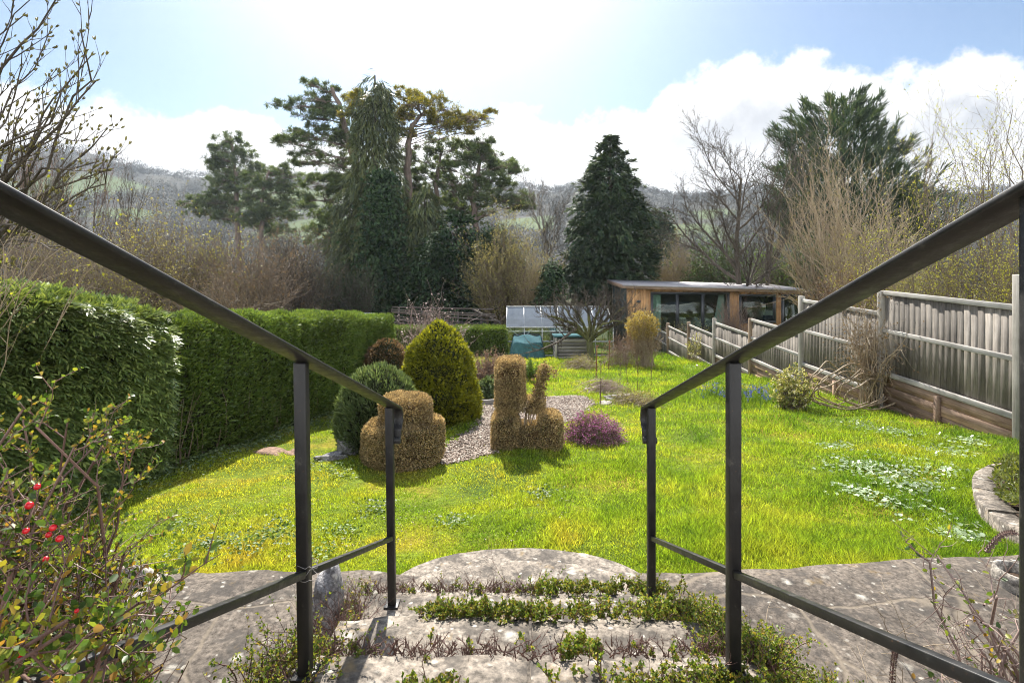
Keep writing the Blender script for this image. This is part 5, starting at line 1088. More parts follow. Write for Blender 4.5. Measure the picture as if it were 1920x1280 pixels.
thicket('brown_bush', 'reddish brown leafy bush between the garden room end and the fence', 17, 1590, 520, 60, 60, 164, 'twig_red', 'l_brown', 2, .06, .035, r0=.014, rmin=.004)
thicket('brown_bush', 'tangled pale twiggy bush just right of the tall conifer', 32, 1265, 452, 48, 70, 165, 'twig_tan', 'l_budolive', 1, .08, .04)
thicket('laurel_bush', 'glossy green laurel bush behind the garden room roof', 30, 1345, 470, 55, 80, 166, 'twig', 'l_laurel', 4, .13, .07)
thicket('laurel_bush', 'green laurel bush below the bare trees right of the other laurel', 30, 1440, 480, 55, 80, 167, 'twig', 'l_green', 2, .11, .06)
thicket('laurel_bush', 'dark laurel bush behind the right end of the garden room', 29, 1520, 470, 55, 80, 168, 'twig', 'l_laurel', 3, .12, .06)
# behind the left hedge
pine('pine_tree', 'tall dark pine standing apart on the left with a layered crown', 70, [(449, 520), (447, 400), (440, 310), (432, 255)], .42,
     [(432, 262, 20, 14), (418, 280, 20, 11), (450, 280, 20, 11), (432, 300, 28, 12), (465, 300, 18, 10), (408, 308, 20, 9), (440, 322, 34, 13), (412, 335, 24, 10), (475, 325, 18, 11), (430, 350, 34, 12), (460, 350, 26, 12), (385, 368, 26, 10), (365, 380, 16, 8), (410, 378, 28, 11), (440, 380, 30, 11), (400, 398, 26, 10), (425, 408, 22, 10), (390, 385, 24, 9)], 'l_pine', 171, .7, 1.0)
pine('pine_tree', 'lower spreading pine next to the layered pine on the left', 66, [(490, 520), (490, 420), (492, 360), (505, 320)], .38,
     [(505, 322, 22, 11), (530, 318, 22, 10), (555, 330, 20, 9), (490, 340, 22, 11), (520, 345, 26, 10), (550, 350, 24, 9), (570, 360, 18, 8), (480, 365, 22, 11), (510, 372, 26, 11), (545, 378, 26, 9), (575, 385, 18, 7), (480, 395, 24, 12), (505, 400, 26, 11), (540, 405, 22, 8), (495, 420, 24, 12), (475, 412, 18, 10), (560, 432, 26, 5), (530, 430, 16, 5)], 'l_pine', 172, .66, 1.0)
for i, (px, d, top, half, tw, lf, nlv, lb) in enumerate((
    (60, 15, 420, 95, 'twig', 'l_budolive', 1, 'brown bush behind the shaggy hedge at the left edge'),
    (175, 17, 450, 80, 'twig', 'l_bud', 1, 'tan bush with fresh buds behind the shaggy hedge'),
    (255, 20, 440, 75, 'twig', 'l_budolive', 2, 'tan bush behind the join of the two hedges'),
    (330, 23, 432, 80, 'twig', 'l_budolive', 2, 'pale olive bush below the layered pine'),
    (410, 24, 445, 75, 'twig', 'l_bud', 1, 'yellowish bush in front of the pine trunks'),
    (480, 22, 468, 80, 'twig', 'l_brown', 1, 'purplish brown bush left of the pale shed roof'),
    (560, 25, 462, 70, 'bark', 'l_brown', 1, 'greyish bush between the purplish bush and the centre group'),
    (545, 30, 452, 50, 'twig', 'l_budolive', 2, 'darker leafy bush behind the greyish bush'),
    (655, 27, 520, 60, 'bark', 'l_ivy', 2, 'dark bush at the foot of the tall ivy clad cypress'),
    (395, 17, 520, 80, 'twig', 'l_brown', 1, 'low tangled bush just over the clipped hedge'))):
    thicket('scrub_bush', lb, d, px, top, half, 52, 181 + i, tw, lf, nlv, .10 if d > 18 else .06, .055 if d > 18 else .032, r0=.028, group='bushes behind the hedge', rmin=.010 if d > 18 else .006, tw=(8, .65, .4), tw2=(5, .7, .45))
for i, (px, d, top, lb) in enumerate(((20, 27, 300, 'upright bare tree at the left edge beyond the hedge'), (75, 30, 305, 'upright bare tree second from the left edge'), (125, 28, 290, 'tall upright bare tree left of the pale one'), (170, 31, 318, 'thin upright bare tree in front of the green field'), (215, 27, 340, 'shorter upright bare tree nearest the layered pine'), (45, 24, 345, 'low upright bare tree close behind the hedge'), (100, 25, 350, 'low upright bare tree with tight twigs behind the hedge'))):
    bare('upright_tree', lb, d, px, top, .0, .06, [S(16, .12, .95, .3, .55, up=.15, wig=.05, k=6, prof=lambda t: 1.2 - t * .7), S(8, .2, 1, .35, .4, up=.1, wig=.08), S(3, .2, 1, .4, .5, k=4)], 201 + i, 'bark', 'twig_red' if i % 2 else 'bark', rm=.009, group='upright bare trees beyond the hedge', wig=.02)
# near tree with swelling buds, left
def budtree():
    r = np.random.default_rng(221); b = np.array((-5.1, 4.7, g1(-5, 4.7))); t = thing('budding_tree', 'near tree with fat buds on bare branches reaching in at top left', 'tree', b); hub = np.array((-4.9, 4.7, 1.7))
    P0, R0 = stems_to(r, b, hub[None], .05, .02, 8, .075, tip=.7); ends = [(60, -30), (130, -10), (20, 30), (95, 55), (190, 110), (165, 75), (150, 200), (185, 145), (195, 238), (130, 150), (100, 130), (60, 90), (10, 110), (90, 210), (120, 250), (45, 180), (5, 200), (70, 270), (160, 305), (200, 318), (0, 330), (150, 400), (110, 380), (60, 440), (190, 330), (110, 470), (30, 500), (-60, 60), (-120, 140), (-90, 260), (-150, 20), (-60, 380)]
    T = np.array([W(px, py, 4.3 + r.uniform(-.5, .7)) for px, py in ends]); P1, R1 = stems_to(r, hub, T, .08, .10, 9, .019, tip=.22); P1[:, 2:] += r.normal(size=P1[:, 2:].shape) * .018
    P2, R2 = spawn(r, P1, R1, 5, .3, .97, .5, .2, .15, .08, 6, .65, rmin=.004); P3, R3 = spawn(r, P2, R2, 2, .4, .95, .6, .4, .15, .1, 4, .7, rmin=.0035)
    MB().tubes(P0, R0, 8).build('trunk', M['twig_tan'], t); MB().tubes(P1, R1, 6).tubes(P2, R2, 4).tubes(P3, R3, 4).build('branches', M['bark'], t)
    mb = MB(); E = np.concatenate([P1[:, -1], P2[:, -1], P3[:, -1]]); D = np.concatenate([nrm(p[:, -1] - p[:, -2]) for p in (P1, P2, P3)]); Q, Dq = along(r, np.concatenate([P2[:, :4], P2[:, 1:5]]), 1, .4, .95); E = np.concatenate([E, Q]); D = np.concatenate([D, nrm(Dq + rdirs(len(Q), r) * .8)])
    for q in range(3): A = nrm(D + rdirs(len(E), r) * .35); mb.tubes(np.stack([E, E + A * .010, E + A * .022, E + A * .036], 1), np.tile([.003, .0065, .005, .0006], (len(E), 1)), 5)
    mb.build('buds', M['l_budolive'], t)
budtree()
def yellowtwigs():
    r = np.random.default_rng(222); b = np.array((-4.0, 3.6, g1(-4, 3.6))); t = thing('budding_shrub', 'thin shrub with opening yellow buds in front of the shaggy hedge', 'shrub', b)
    T = np.array([W(px, py, 3.4 + r.uniform(-.3, .4)) for px, py in ((130, 440), (60, 380), (200, 460), (90, 490), (160, 360), (20, 440), (40, 500), (5, 540), (-60, 400))])
    P, Rr = stems_to(r, b, T, .1, .12, 9, .008); P2, R2 = spawn(r, P, Rr, 7, .45, 1, .55, .2, .1, .12, 5, .6, rmin=.002); MB().tubes(P, Rr, 4).tubes(P2, R2, 3).build('branches', M['twig_tan'], t)
    Q, D = along(r, P2, 2, .5, 1.02); n = len(Q); mb = MB(); leaves6(mb, Q, nrm(D + rdirs(n, r) * .8), rdirs(n, r), .024 * r.uniform(.5, 1.1, n), .016); mb.build('buds', M['l_bud'], t)
yellowtwigs()

# ------------------------------------------------------------------ near shrubs by the steps
def cotoneaster():
    r = np.random.default_rng(231); b = np.array((-1.18, 1.02, .16)); t = thing('cotoneaster', 'leafy shrub with red berries in the near left corner', 'shrub', b)
    T = ellip(r, 560, (-1.12, .98, .70), (.36, .34, .62), -.98, .5); ex = np.array([W(px, py, d) for px, py, d in ((250, 805, 1.35), (215, 790, 1.3), (120, 790, 1.2), (50, 775, 1.25), (180, 825, 1.2), (225, 880, 1.2), (320, 1130, 1.15), (320, 1165, 1.05), (270, 1120, 1.0), (250, 1010, 1.05), (300, 1250, .9), (150, 840, 1.1), (90, 800, 1.05), (20, 790, 1.0), (200, 1180, .62), (150, 1120, .6), (230, 1250, .66), (80, 1150, .56), (120, 1220, .56), (40, 1080, .55), (20, 1230, .52), (180, 1260, .6), (100, 1060, .6), (220, 1130, .66), (60, 1260, .55), (140, 1180, .6), (10, 1150, .55), (250, 1270, .68), (90, 1240, .58))])
    T = np.concatenate([T, ex]); P, Rr = stems_to(r, b, T, .12, .16, 9, .007, tip=.3); P[:, 2:] += r.normal(size=P[:, 2:].shape) * .012; P2, R2 = spawn(r, P, Rr, 10, .3, 1, .75, .075, .05, .18, 6, .6, rmin=.0016); P3, R3 = spawn(r, P2, R2, 4, .2, 1, .7, .45, .1, .15, 4, .7, rmin=.0012)
    nF = 8500; F0 = ellip(r, nF, (-1.03, .95, .80), (.36, .32, .62), -1, .0); Fd = nrm(rdirs(nF, r) + [0, 0, .5]); Fl = r.uniform(.04, .12, (nF, 1)); F = np.stack([F0, F0 + Fd * Fl * .5 + rdirs(nF, r) * .006, F0 + Fd * Fl], 1); FR = r.uniform(.001, .0021, (nF, 1)) * np.array([[1, .8, .5]])
    MB().tubes(P, Rr, 6).tubes(P2, R2, 4).tubes(P3, R3, 3).tubes(F, FR, 3).build('branches', M['twig_red'], t)
    lm = MB()
    for PP, n in ((P2, 9), (P3, 6), (P[:, 4:], 9), (F, 4)):
        Q, D = along(r, PP, n, .15, 1.02); n_ = len(Q); z = r.uniform(size=n_); keep = (z < np.clip((Q[:, 2] - .15) / .75, .38, 1.0)) ; Q, D = Q[keep], D[keep]; n_ = len(Q); sd = nrm(np.cross(D, rdirs(n_, r))); leaves6(lm, Q, nrm(sd + D * .5 + [0, 0, .3]), nrm(rdirs(n_, r) + [0, 0, .6]), .0125 * r.uniform(.55, 1.2, n_), .0082 * r.uniform(.7, 1.2, n_))
    lm.build('foliage', M['l_coto'], t)
    for px, py, d in ((44, 920, .85), (75, 893, .9), (68, 985, .85), (98, 983, .85), (88, 1010, .85), (105, 1022, .84), (78, 998, .86), (196, 1000, .95), (192, 1016, .95), (205, 1014, .97), (172, 1128, .85), (132, 945, .95), (3, 932, .8), (38, 1190, .8), (55, 935, .9), (110, 1062, .9)):
        pts = np.concatenate([P2.reshape(-1, 3), P3.reshape(-1, 3)]); c = W(px, py, d * .72); c = pts[np.argmin(((pts - c) ** 2).sum(1))] - np.array([0, .004, .004]); s = .0039 * r.uniform(.65, 1.15); mb = MB(); a = np.linspace(0, math.pi, 9); mb.lathe(c, [(max(.0002, s * math.sin(q)), -s * math.cos(q) * .95) for q in a], 12); mb.build('berry', M['berry'], t, smooth=True)
cotoneaster()
def dry_shrub():
    r = np.random.default_rng(233); b = np.array((1.28, 1.22, .16)); t = thing('dry_shrub', 'bare tangled shrub with few leaves in the near right corner', 'shrub', b); T = ellip(r, 240, (1.27, 1.22, .56), (.22, .26, .42), -.9, .45)
    ex = np.array([W(px, py, d) for px, py, d in ((1730, 1035, 1.5), (1760, 1045, 1.5), (1840, 1100, 1.25), (1840, 1160, 1.15), (1855, 1220, 1.1))]); T = np.concatenate([T, ex])
    P, Rr = stems_to(r, b, T, .1, .2, 9, .007, tip=.35); P[:, 2:] += r.normal(size=P[:, 2:].shape) * .016; P2, R2 = spawn(r, P, Rr, 7, .25, 1, .8, .17, .05, .25, 6, .65, rmin=.0018); P3, R3 = spawn(r, P2, R2, 3, .2, 1, .8, .45, .05, .25, 4, .7, rmin=.0014); MB().tubes(P, Rr, 6).tubes(P2, R2, 4).tubes(P3, R3, 3).build('branches', M['twig_pink'], t)
    Q, D = along(r, np.concatenate([P2[:, :4], P2[:, 2:6], P[-5:, 3:7], P[-5:, 5:9], P[-5:, 4:8]]), 2, .3, 1.0); lm = MB()
    n = len(Q); k = r.uniform(size=n) < .5; k[-30:] = True; Q, D = Q[k], D[k]; n = len(Q); leaves6(lm, Q, nrm(D * .6 + rdirs(n, r)), rdirs(n, r), .016, .010); Q, D = along(r, P[-5:-3, 4:], 14, .1, 1.0); n = len(Q); leaves6(lm, Q, nrm(D * .6 + rdirs(n, r)), rdirs(n, r), .018, .011); lm.build('foliage', M['l_coto'], t)
dry_shrub()
def creeper(label, pts, h, nst, leafy, seed, spread=.03, brown=True, lsz=.010, name='creeping_shrub', hv=.6):
    """low mat of cotoneaster following a line on the stone; leafy = share of stems with leaves, a number or a function of x"""
    r = np.random.default_rng(seed); pts = np.array(pts, float); t = thing(name, label, 'creeping plant', pts[len(pts) // 2]); f = r.uniform(0, len(pts) - 1, nst); B = np.stack([np.interp(f, range(len(pts)), pts[:, k]) for k in range(3)], -1); B += r.normal(size=B.shape) * [spread, spread * .6, 0]
    T = B + np.stack([r.normal(size=nst) * h * .8, r.normal(size=nst) * h * .45, np.abs(r.normal(size=nst)) * h * .45 + h * r.uniform(.2, .75, nst)], -1); P, Rr = stems_to(r, B, T, 0, .15, 6, .0022, tip=.5); P2, R2 = spawn(r, P, Rr, 4, .2, 1, .8, .45, .15, .25, 4, .75, rmin=.0011)
    MB().tubes(P, Rr, 4).tubes(P2, R2, 3).build('branches', M['twig_red'], t); lf = leafy(B[:, 0]) if callable(leafy) else np.full(nst, leafy); k = r.uniform(size=nst) < lf
    if k.any():
        k2 = np.repeat(k, 4); lm = MB()
        for PP, n in ((P[k], 9), (P2[k2], 7)):
            Q, D = along(r, PP, n, .15, 1.05); m = len(Q); leaves6(lm, Q, nrm(D * .4 + rdirs(m, r) + [0, 0, .35]), nrm(rdirs(m, r) + [0, 0, .5]), lsz * r.uniform(.6, 1.25, m), lsz * .6)
        lm.build('foliage', M['l_creep'], t)
    return t
creeper('creeping shrub on the lowest step, half bare brown and half leafy green', [(-.66, 2.385, .322), (.72, 2.385, .322)], .034, 440, lambda x: np.where(x > .09, .95, .07), 241)
creeper('leafy green creeping shrub at the back of the middle step', [(-.30, 1.945, .517), (.1, 1.945, .517), (.72, 1.95, .517)], .036, 360, .93, 242)
creeper('bare brown creeping shrub with one green tuft on the upper step', [(-.60, 1.505, .712), (.66, 1.505, .712)], .028, 420, lambda x: np.where(np.abs(x - .19) < .045, .95, .05), 243)
creeper('bare brown twigs on the flank of the steps by the upright stone', [(-.66, 1.85, .4), (-.66, 2.2, .28), (-.70, 2.45, .17)], .10, 190, .18, 244, spread=.05)
creeper('yellow tipped creeping shrub round the near post of the handrail by the berries', [(-.72, 1.35, .60), (-.60, 1.42, .72), (-.52, 1.55, .60), (-.68, 1.6, .5)], .075, 210, .8, 245, spread=.05)
creeper('straggling creeping shrub spilling on the paving left of the steps', [(-.75, 1.6, .3), (-.80, 1.85, .2), (-.68, 1.75, .4)], .10, 70, .45, 246, spread=.06)
creeper('broad leafy creeping shrub cascading down the fence side of the steps', [(.70, 1.45, .72), (.72, 1.7, .55), (.76, 1.95, .42), (.70, 2.1, .38), (.72, 2.35, .2)], .055, 700, .92, 247, spread=.04)
creeper('leafy creeping shrub running from the steps out over the paving', [(.78, 1.5, .55), (.88, 1.65, .38), (.95, 1.85, .25), (1.02, 2.0, .18), (1.12, 1.95, .17)], .06, 600, .9, 248, spread=.06)
creeper('thin leafy creeping shrub on the top step near the fence side', [(.26, 1.36, .735), (.45, 1.30, .735), (.62, 1.36, .735)], .032, 230, .75, 249, spread=.07)
creeper('small yellowish tuft at the bottom of the view on the top step', [(-.24, 1.33, .735), (-.12, 1.32, .735)], .03, 70, .8, 250, spread=.035)
creeper('thin upright weeds on the half round step', [(-.3, 2.50, .17), (.0, 2.48, .17), (.2, 2.46, .17)], .13, 50, .35, 251, spread=.04)
r = np.random.default_rng(252); b = np.array((-1.93, 2.56, .19)); shrub('dead_pot_plant', 'grey dead twigs inside the planter ring behind the berried shrub', b, b + [0, 0, .05], (.2, .2, .13), 70, 253, 'twig_grey', None, tw=(4, .7, .35), arch=.3, r0=.003, jit=.08, lo=0, cat='plant', rmin=.0012)
b = np.array((-1.62, 2.2, .16)); shrub('dry_grass_tuft', 'pale dry stalks on the paving in front of the planter ring', b, b + [0, 0, .04], (.25, .2, .2), 26, 254, 'twig_tan', None, tw=(2, .7, .35), arch=.3, r0=.002, jit=.1, lo=0, cat='dry grass', rmin=.0012)
for i, (x, y, n, h, lb) in enumerate(((1.62, 2.25, 7, .25, 'dry pale weed stalks in the middle of the paving by the fence side'), (1.05, 2.2, 5, .2, 'few dry straws on the paving behind the near post'), (2.05, 2.15, 8, .26, 'dry pale weed stalks near the planter ring on the fence side'), (1.3, 1.85, 9, .3, 'long dry fern stalks leaning over the low creeping shrub'))):
    r = np.random.default_rng(260 + i); b = np.array((x, y, .16)); T = b + np.stack([r.normal(size=n) * h * .6, r.normal(size=n) * h * .5, r.uniform(.2, 1, n) * h], -1); P, Rr = stems_to(r, b, T, .05, .1, 6, .002); P2, R2 = spawn(r, P, Rr, 2, .4, 1, .7, .4, .0, .2, 4, .7, rmin=.0012)
    tag(MB().tubes(P, Rr, 4).tubes(P2, R2, 3).build('dry_weed', M['twig_tan'], origin=tuple(b)), lb, 'dry weed')
def cone_spike(label, a, b, sz=.024):
    r = np.random.default_rng(1); a, b = np.array(a), np.array(b); n = 130; f = np.linspace(0, 1, n); C = a + (b - a) * f[:, None] + np.array([0, 0, 1.]) * (.04 * np.sin(f * 3.1))[:, None]; th = f * 150; ax = nrm(b - a); u = nrm(np.cross(ax, [0, 0, 1.])); v = np.cross(u, ax); O = u * np.cos(th)[:, None] + v * np.sin(th)[:, None]
    mb = MB().tubes(C[::6], np.full(len(C[::6]), sz * .3), 6).leaves(C + O * .004, nrm(O + ax * .9), np.cross(O, ax), sz, sz * .6, fold=.2); tag(mb.build('seed_spike', M['twig_red'], origin=tuple(a)), label, 'seed spike')
cone_spike('brown scaly seed spike lying against the end of the bed edging', W(1848, 1034, 3.1), W(1905, 1000, 3.2), .02); cone_spike('brown fern like spike standing on the paving by the creeping shrub', (1.42, 2.0, .17), (1.47, 2.04, .33), .010)
# raised bed planting
def bedplants():
    r = np.random.default_rng(271); n = 26000; f = r.uniform(0, 59, n); i = f.astype(int); P2 = BP[i] + BN[i] * (.13 + r.uniform(0, 1, n) ** .8 * 1.1)[:, None]; k = (P2[:, 0] < 5.9); P2 = P2[k]; n = len(P2); z = gh(P2[:, 0], P2[:, 1]) + .13 + .04 * wob(np.c_[P2, P2[:, :1] * 0], 5, 1) + r.uniform(0, .05, n); P = np.c_[P2, z]; D = nrm(rdirs(n, r) + [0, 0, .5])
    t = thing('bed_planting', 'low yellow green carpet plant filling the raised bed', 'ground cover', (4.5, 4.6, g1(4.5, 4.6))); t['kind'] = 'stuff'; MB().leaves(P, D, rdirs(n, r), .055 * r.uniform(.5, 1.2, n), .015).build('foliage', M['l_juniper'], t)
    q = BP + BN * .15; q2 = BP + BN * 2.2; q2[:, 0] = np.minimum(q2[:, 0], 5.98); V = np.concatenate([np.c_[q, gh(q[:, 0], q[:, 1]) + .09], np.c_[q2, gh(q2[:, 0], q2[:, 1]) + .10]]); F = [(j, j + 1, 60 + j + 1, 60 + j) for j in range(59)]; MB().add(V, F).build('soil', M['soil'], t)
bedplants()

# ------------------------------------------------------------------ lawn, gravel, ground leaves
GRV = np.array([G(*p)[:2] for p in ((805, 850), (838, 872), (880, 862), (930, 850), (935, 815), (975, 800), (1030, 800), (1070, 788), (1100, 770), (1115, 755), (1090, 744), (1040, 746), (965, 747), (905, 752), (895, 800), (850, 830))])
def inpoly(x, y, Q):
    c = np.zeros(np.shape(x), bool); j = len(Q) - 1
    for i in range(len(Q)):
        xi, yi, xj, yj = *Q[i], *Q[j]; c ^= ((yi > y) != (yj > y)) & (x < (xj - xi) * (y - yi) / (yj - yi + 1e-12) + xi); j = i
    return c
def gz(x, y): return gh(x, y) + bump(x, y)
def gravel():
    m, t = new_mat('gravel'); geo = t.n('ShaderNodeNewGeometry'); c = t.ramp(geo.outputs['Random Per Island'], [(0, (0.10, 0.068, 0.05)), (.35, (0.2, 0.145, 0.11)), (.7, (0.29, 0.23, 0.18)), (1, (0.46, 0.42, 0.36))]); p = t.n('ShaderNodeBsdfPrincipled', inp={'Base Color': c, 'Roughness': .75}); o = t.n('ShaderNodeOutputMaterial'); t.l(p.outputs[0], o.inputs[0]); M['gravel'] = m
    M['gravelbed'] = plain_mat('gravel_bed', (0.17, 0.13, 0.10), rough=.9, var=.4, vs=25, bump=.5)
    xs = np.arange(GRV[:, 0].min() - .1, GRV[:, 0].max() + .1, .09); ys = np.arange(GRV[:, 1].min() - .1, GRV[:, 1].max() + .1, .09); V, F = grid_mesh(xs, ys, lambda X, Y: gz(X, Y) + .006); c = V[F].mean(1); F = F[inpoly(c[:, 0], c[:, 1], GRV)]; tag(MB().add(V, F).build('gravel_path', M['gravelbed'], smooth=True), kind='structure')
    r = np.random.default_rng(281); n = 26000; x = r.uniform(xs[0], xs[-1], n); y = r.uniform(ys[0], ys[-1], n); k = inpoly(x + r.normal(size=n) * .05, y + r.normal(size=n) * .05, GRV); x, y = x[k], y[k]; n = len(x); s = r.uniform(.008, .02, n)[:, None, None]
    o = np.array([(1, 0, 0), (0, 1, 0), (-1, 0, 0), (0, -1, 0), (0, 0, 1), (0, 0, -1.)]); V = o[None] * (1 + r.normal(size=(n, 6, 1)) * .25) * s * np.array([1.2, 1, .6]); a = r.uniform(0, 6.3, n); ca, sa = np.cos(a)[:, None], np.sin(a)[:, None]; V = np.stack([V[..., 0] * ca - V[..., 1] * sa, V[..., 0] * sa + V[..., 1] * ca, V[..., 2] + r.normal(size=(n, 1)) * .3 * V[..., 0]], -1) + np.stack([x, y, gz(x, y) + .012], -1)[:, None]
    F = np.array([(0, 1, 4), (1, 2, 4), (2, 3, 4), (3, 0, 4), (1, 0, 5), (2, 1, 5), (3, 2, 5), (0, 3, 5)]); F = (np.arange(n)[:, None, None] * 6 + F[None]).reshape(-1, 3); tag(MB().add(V.reshape(-1, 3), F).build('gravel', M['gravel']), 'loose pale gravel chippings between the topiaries', 'gravel', kind='stuff')
gravel()
def grass_mat():
    m, t = new_mat('lawn_grass'); geo = t.n('ShaderNodeNewGeometry'); pos = geo.outputs['Position']; n1 = t.noise(pos, 0.75, 4, .6); n2 = t.noise(pos, 3.2, 4, .6); v = t.math('ADD', t.math('MULTIPLY', n1, .62), t.math('MULTIPLY', n2, .38))
    sx = t.n('ShaderNodeSeparateXYZ'); t.l(pos, sx.inputs[0])
    v = t.math('ADD', v, t.math('MULTIPLY', sx.outputs[0], -0.016))
    c = t.ramp(v, [(.36, (0.11, 0.20, 0.02)), (.46, (0.23, 0.32, 0.03)), (.54, (0.35, 0.39, 0.045)), (.62, (0.44, 0.39, 0.06)), (.72, (0.48, 0.34, 0.085))]); c = t.mix(1., c, t.ramp(geo.outputs['Random Per Island'], [(0, .38), (.75, 1.15), (1, 1.8)]), 'MULTIPLY')  # darkest random blades paint in soil shadow among the grass
    p = t.n('ShaderNodeBsdfPrincipled', inp={'Base Color': c, 'Roughness': .4, 'Specular IOR Level': .45}); tr = t.n('ShaderNodeBsdfTranslucent'); t.l(t.mix(1., c, (1.3, 1.3, .6), 'MULTIPLY'), tr.inputs[0]); mx = t.n('ShaderNodeMixShader', inp={0: .5}); t.l(p.outputs[0], mx.inputs[1]); t.l(tr.outputs[0], mx.inputs[2]); o = t.n('ShaderNodeOutputMaterial'); t.l(mx.outputs[0], o.inputs[0]); return m
M['grass'] = grass_mat()
BEDQ = np.concatenate([BP, [(6.5, 6.1), (6.5, 3.0), (3.7, 3.0)]])
def grass():
    r = np.random.default_rng(291); N = 520000; u = r.uniform(size=N); y = (2.78 ** -.75 + u * (21. ** -.75 - 2.78 ** -.75)) ** (-1 / .75); x = r.uniform(-1, 1, N) * np.minimum(1.02 * y, 8)
    ok = (x > hx(np.clip(y, 0, 10.4)) - .02) & (x < 5.97) & (y > yfar(x) - .0) & ~inpoly(x + r.normal(size=N) * .05, y + r.normal(size=N) * .05, GRV) & ~inpoly(x, y, BEDQ) & ~(((x - .05) / .75) ** 2 + ((y - 2.70) / .5) ** 2 < 1) & ~((y > 19.4) & (x < 4)); x, y = x[ok], y[ok]; n = len(x)
    tuft = wob(np.c_[x, y, x * 0] * [1, 1, 0], 2.4, 3); tuft2 = wob(np.c_[x, y, x * 0] * [1, 1, 0], 6.5, 4); hgt = (.020 + .020 * np.clip(tuft + .4, 0, 2) + .035 * np.clip(tuft2 - .25, 0, 1.5) ** 1.5) * (.85 + .17 * np.clip(x, -2, 3))
    edge = np.clip(1 - (y - yfar(x)) / .35, 0, 1); hgt = hgt * (1 + edge * .5) + .004 * np.clip(y - 6, 0, 10); L = hgt * r.uniform(.5, 1.35, n); P = np.stack([x, y, gz(x, y) - .004], -1); D = nrm(rdirs(n, r) * .55 + [0, 0, 1.0]); S = nrm(np.cross(D, rdirs(n, r))); Wd = (.0022 + .00065 * y) * r.uniform(.7, 1.3, n)
    tag(MB().blades(P, D, S, L, Wd, nrm(D + rdirs(n, r) * [1, 1, .3] * 1.1)).build('grass', M['grass']), 'mossy sunlit spring lawn grass', 'grass', kind='stuff')
grass()
def flatleaves(name, label, mat, pts, n, seed, sz, spread, cat, tilt=.35, dz=.03):
    r = np.random.default_rng(seed); pts = np.array(pts, float); i = r.integers(0, len(pts), n); x = pts[i, 0] + r.normal(size=n) * spread * pts[i, 2]; y = pts[i, 1] + r.normal(size=n) * spread * 1.2 * pts[i, 2]; k = (x < 5.85) & ~inpoly(x, y, BEDQ) & (y > yfar(x)); x, y = x[k], y[k]; n = len(x)
    P = np.stack([x, y, gz(x, y) + r.uniform(.3, 1, n) * dz], -1); D = nrm(rdirs(n, r) * [1, 1, .3]); mb = MB(); leaves6(mb, P, D, nrm(rdirs(n, r) * tilt + [0, 0, 1.]), sz * r.uniform(.5, 1.2, n), sz * .75); tag(mb.build(name, M[mat], origin=(float(np.mean(x)), float(np.mean(y)), g1(0, float(np.mean(y))))), label, cat, kind='stuff')
sp_ = [(*G(px, py)[:2], s) for px, py, s in ((1600, 880, .8), (1640, 880, .7), (1680, 900, .9), (1700, 920, .8), (1720, 895, 1.), (1700, 860, 1.), (1740, 840, 1.), (1700, 815, 1.), (1650, 810, .8), (1780, 845, .8), (1600, 925, .5), (1690, 945, .6), (1780, 985, .7), (1560, 835, .6), (1760, 880, .7), (1810, 830, .6), (1620, 800, .8), (1800, 1000, .4), (1430, 690, 1.2), (1300, 690, 1.3))]
flatleaves('glinting_ground_leaves', 'patch of shiny round leaves coloured pale for white glints spreading in the lawn below the fence', 'l_glint', sp_, 2000, 301, .042, .17, 'ground cover')
sp_ = [(*G(px, py)[:2], s) for px, py, s in ((500, 1010, .9), (530, 1000, .8), (470, 1030, .8), (400, 1020, .5), (640, 1000, .4), (850, 980, .4), (350, 1040, .6), (600, 1040, .5), (1020, 930, .5), (330, 990, .6), (700, 960, .5), (570, 880, .6), (640, 885, .7))]
flatleaves('lawn_weeds', 'patches of broad leafed weeds in the lawn by the berried shrub', 'l_green', sp_, 1500, 302, .024, .15, 'weeds', .6, .045)
r = np.random.default_rng(303); sp_ = [(*G(px, py)[:2], 1.) for px, py in zip(r.uniform(260, 1100, 70), r.uniform(900, 1050, 70))]
flatleaves('small_lawn_flowers', 'tiny pale mauve wild flowers dotted in the lawn', 'fluff', sp_, 420, 304, .011, .06, 'wild flowers', .8, .05)
sp_ = [(x_, hx(x_) + .1, 1.) for x_ in np.arange(3.4, 10.8, .12)]; sp_ = [(b_, a_, c_) for a_, b_, c_ in sp_]
flatleaves('hedge_foot_weeds', 'low blue green weeds in the shade along the foot of the clipped hedge', 'l_dome', sp_, 4200, 305, .028, .14, 'weeds', .6, .06)

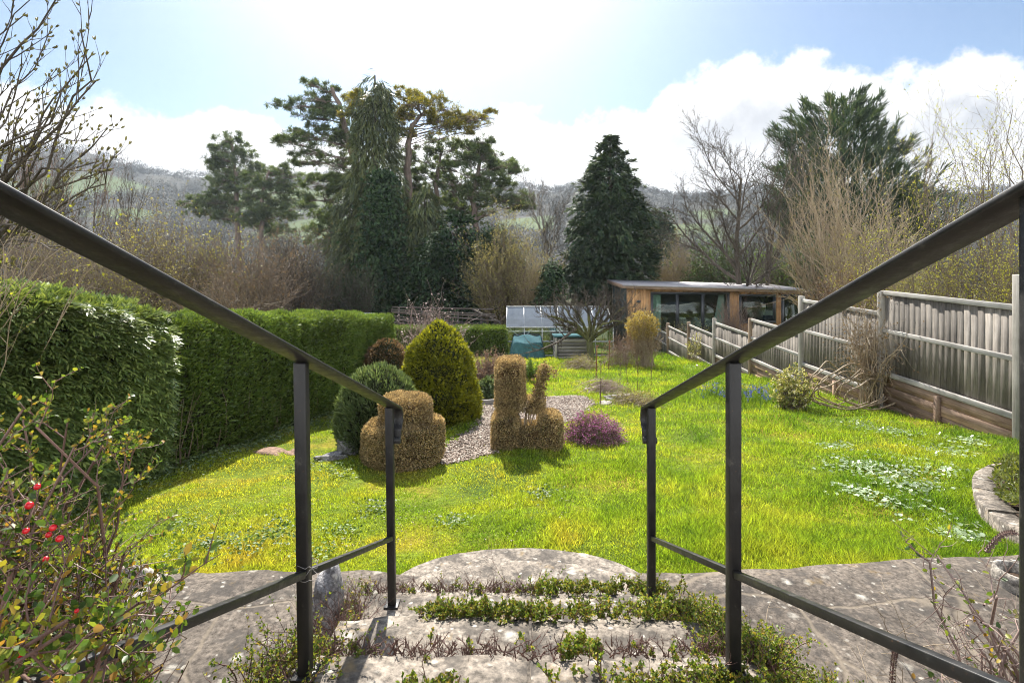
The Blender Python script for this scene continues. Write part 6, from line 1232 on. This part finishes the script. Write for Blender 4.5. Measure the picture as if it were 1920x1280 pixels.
# ------------------------------------------------------------------ wooded far hill
def hillwoods():
    r = np.random.default_rng(311); N = 5200; y = r.uniform(150, 690, N); x = r.uniform(-1.05, 1.05, N) * y; k = (in_field(x, y) < .5) & (r.uniform(size=N) < .95); x, y = x[k], y[k]; n = len(x); z = gh(x, y); h = r.uniform(6, 12, n); w = h * r.uniform(.4, .62, n); per = 64; idx = np.repeat(np.arange(n), per); m = len(idx)
    q = rdirs(m, r) * (r.uniform(size=m) ** .35)[:, None]; q[:, 2] = np.abs(q[:, 2]) * 1.0 - .15; P = np.stack([x[idx] + q[:, 0] * w[idx], y[idx] + q[:, 1] * w[idx], z[idx] + h[idx] * .35 + q[:, 2] * h[idx] * .65], -1); D = nrm(q + rdirs(m, r) * .5 + [0, 0, .3]); mb = MB().leaves(P, D, rdirs(m, r), r.uniform(.8, 1.9, m), r.uniform(.35, .9, m)); T0 = np.stack([x, y, z], -1); mb.tubes(np.stack([T0, T0 + np.stack([x * 0, x * 0, h * .7], -1)], 1), np.tile([.25, .1], (n, 1)), 3)
    tag(mb.build('hillside_wood', M['l_hill']), 'hazy leafless woodland covering the far hillside', 'woodland', kind='stuff')
    N = 900; y = r.uniform(60, 170, N); x = r.uniform(-.75, .75, N) * y; k = (wob(np.c_[x, y, x * 0], .05, 8) > -.1) & ~((np.abs(x / y + .46) < .12) & (y < 75)); x, y = x[k], y[k]; n = len(x); z = gh(x, y); h = r.uniform(3.5, 6.5, n); per = 90; idx = np.repeat(np.arange(n), per); m = len(idx); q = rdirs(m, r) * (r.uniform(size=m) ** .35)[:, None]; q[:, 2] = np.abs(q[:, 2]) - .1
    P = np.stack([x[idx] + q[:, 0] * h[idx] * .5, y[idx] + q[:, 1] * h[idx] * .5, z[idx] + h[idx] * .3 + q[:, 2] * h[idx] * .7], -1); tag(MB().leaves(P, nrm(q + rdirs(m, r) * .5 + [0, 0, .3]), rdirs(m, r), r.uniform(.5, 1.1, m), r.uniform(.1, .25, m)).build('valley_scrub', M['l_hill']), 'leafless scrub in the valley between garden and hill', 'woodland', kind='stuff')
hillwoods()
# ------------------------------------------------------------------ haze
def haze():
    mb = MB(); mb.box((0, 480, 45), (2600, 1300, 130)); m, t = new_mat('haze'); v = t.n('ShaderNodeVolumePrincipled', inp={'Color': (0.74, 0.85, 1.0, 1), 'Density': HAZE, 'Anisotropy': 0.3}); o = t.n('ShaderNodeOutputMaterial'); t.l(v.outputs[0], o.inputs['Volume']); ob = tag(mb.build('haze', m), 'thin blue haze filling the valley', 'haze', kind='stuff')
HAZE = 0.00024
haze()
for o in scene.objects:
    if '_o' in o: del o['_o']
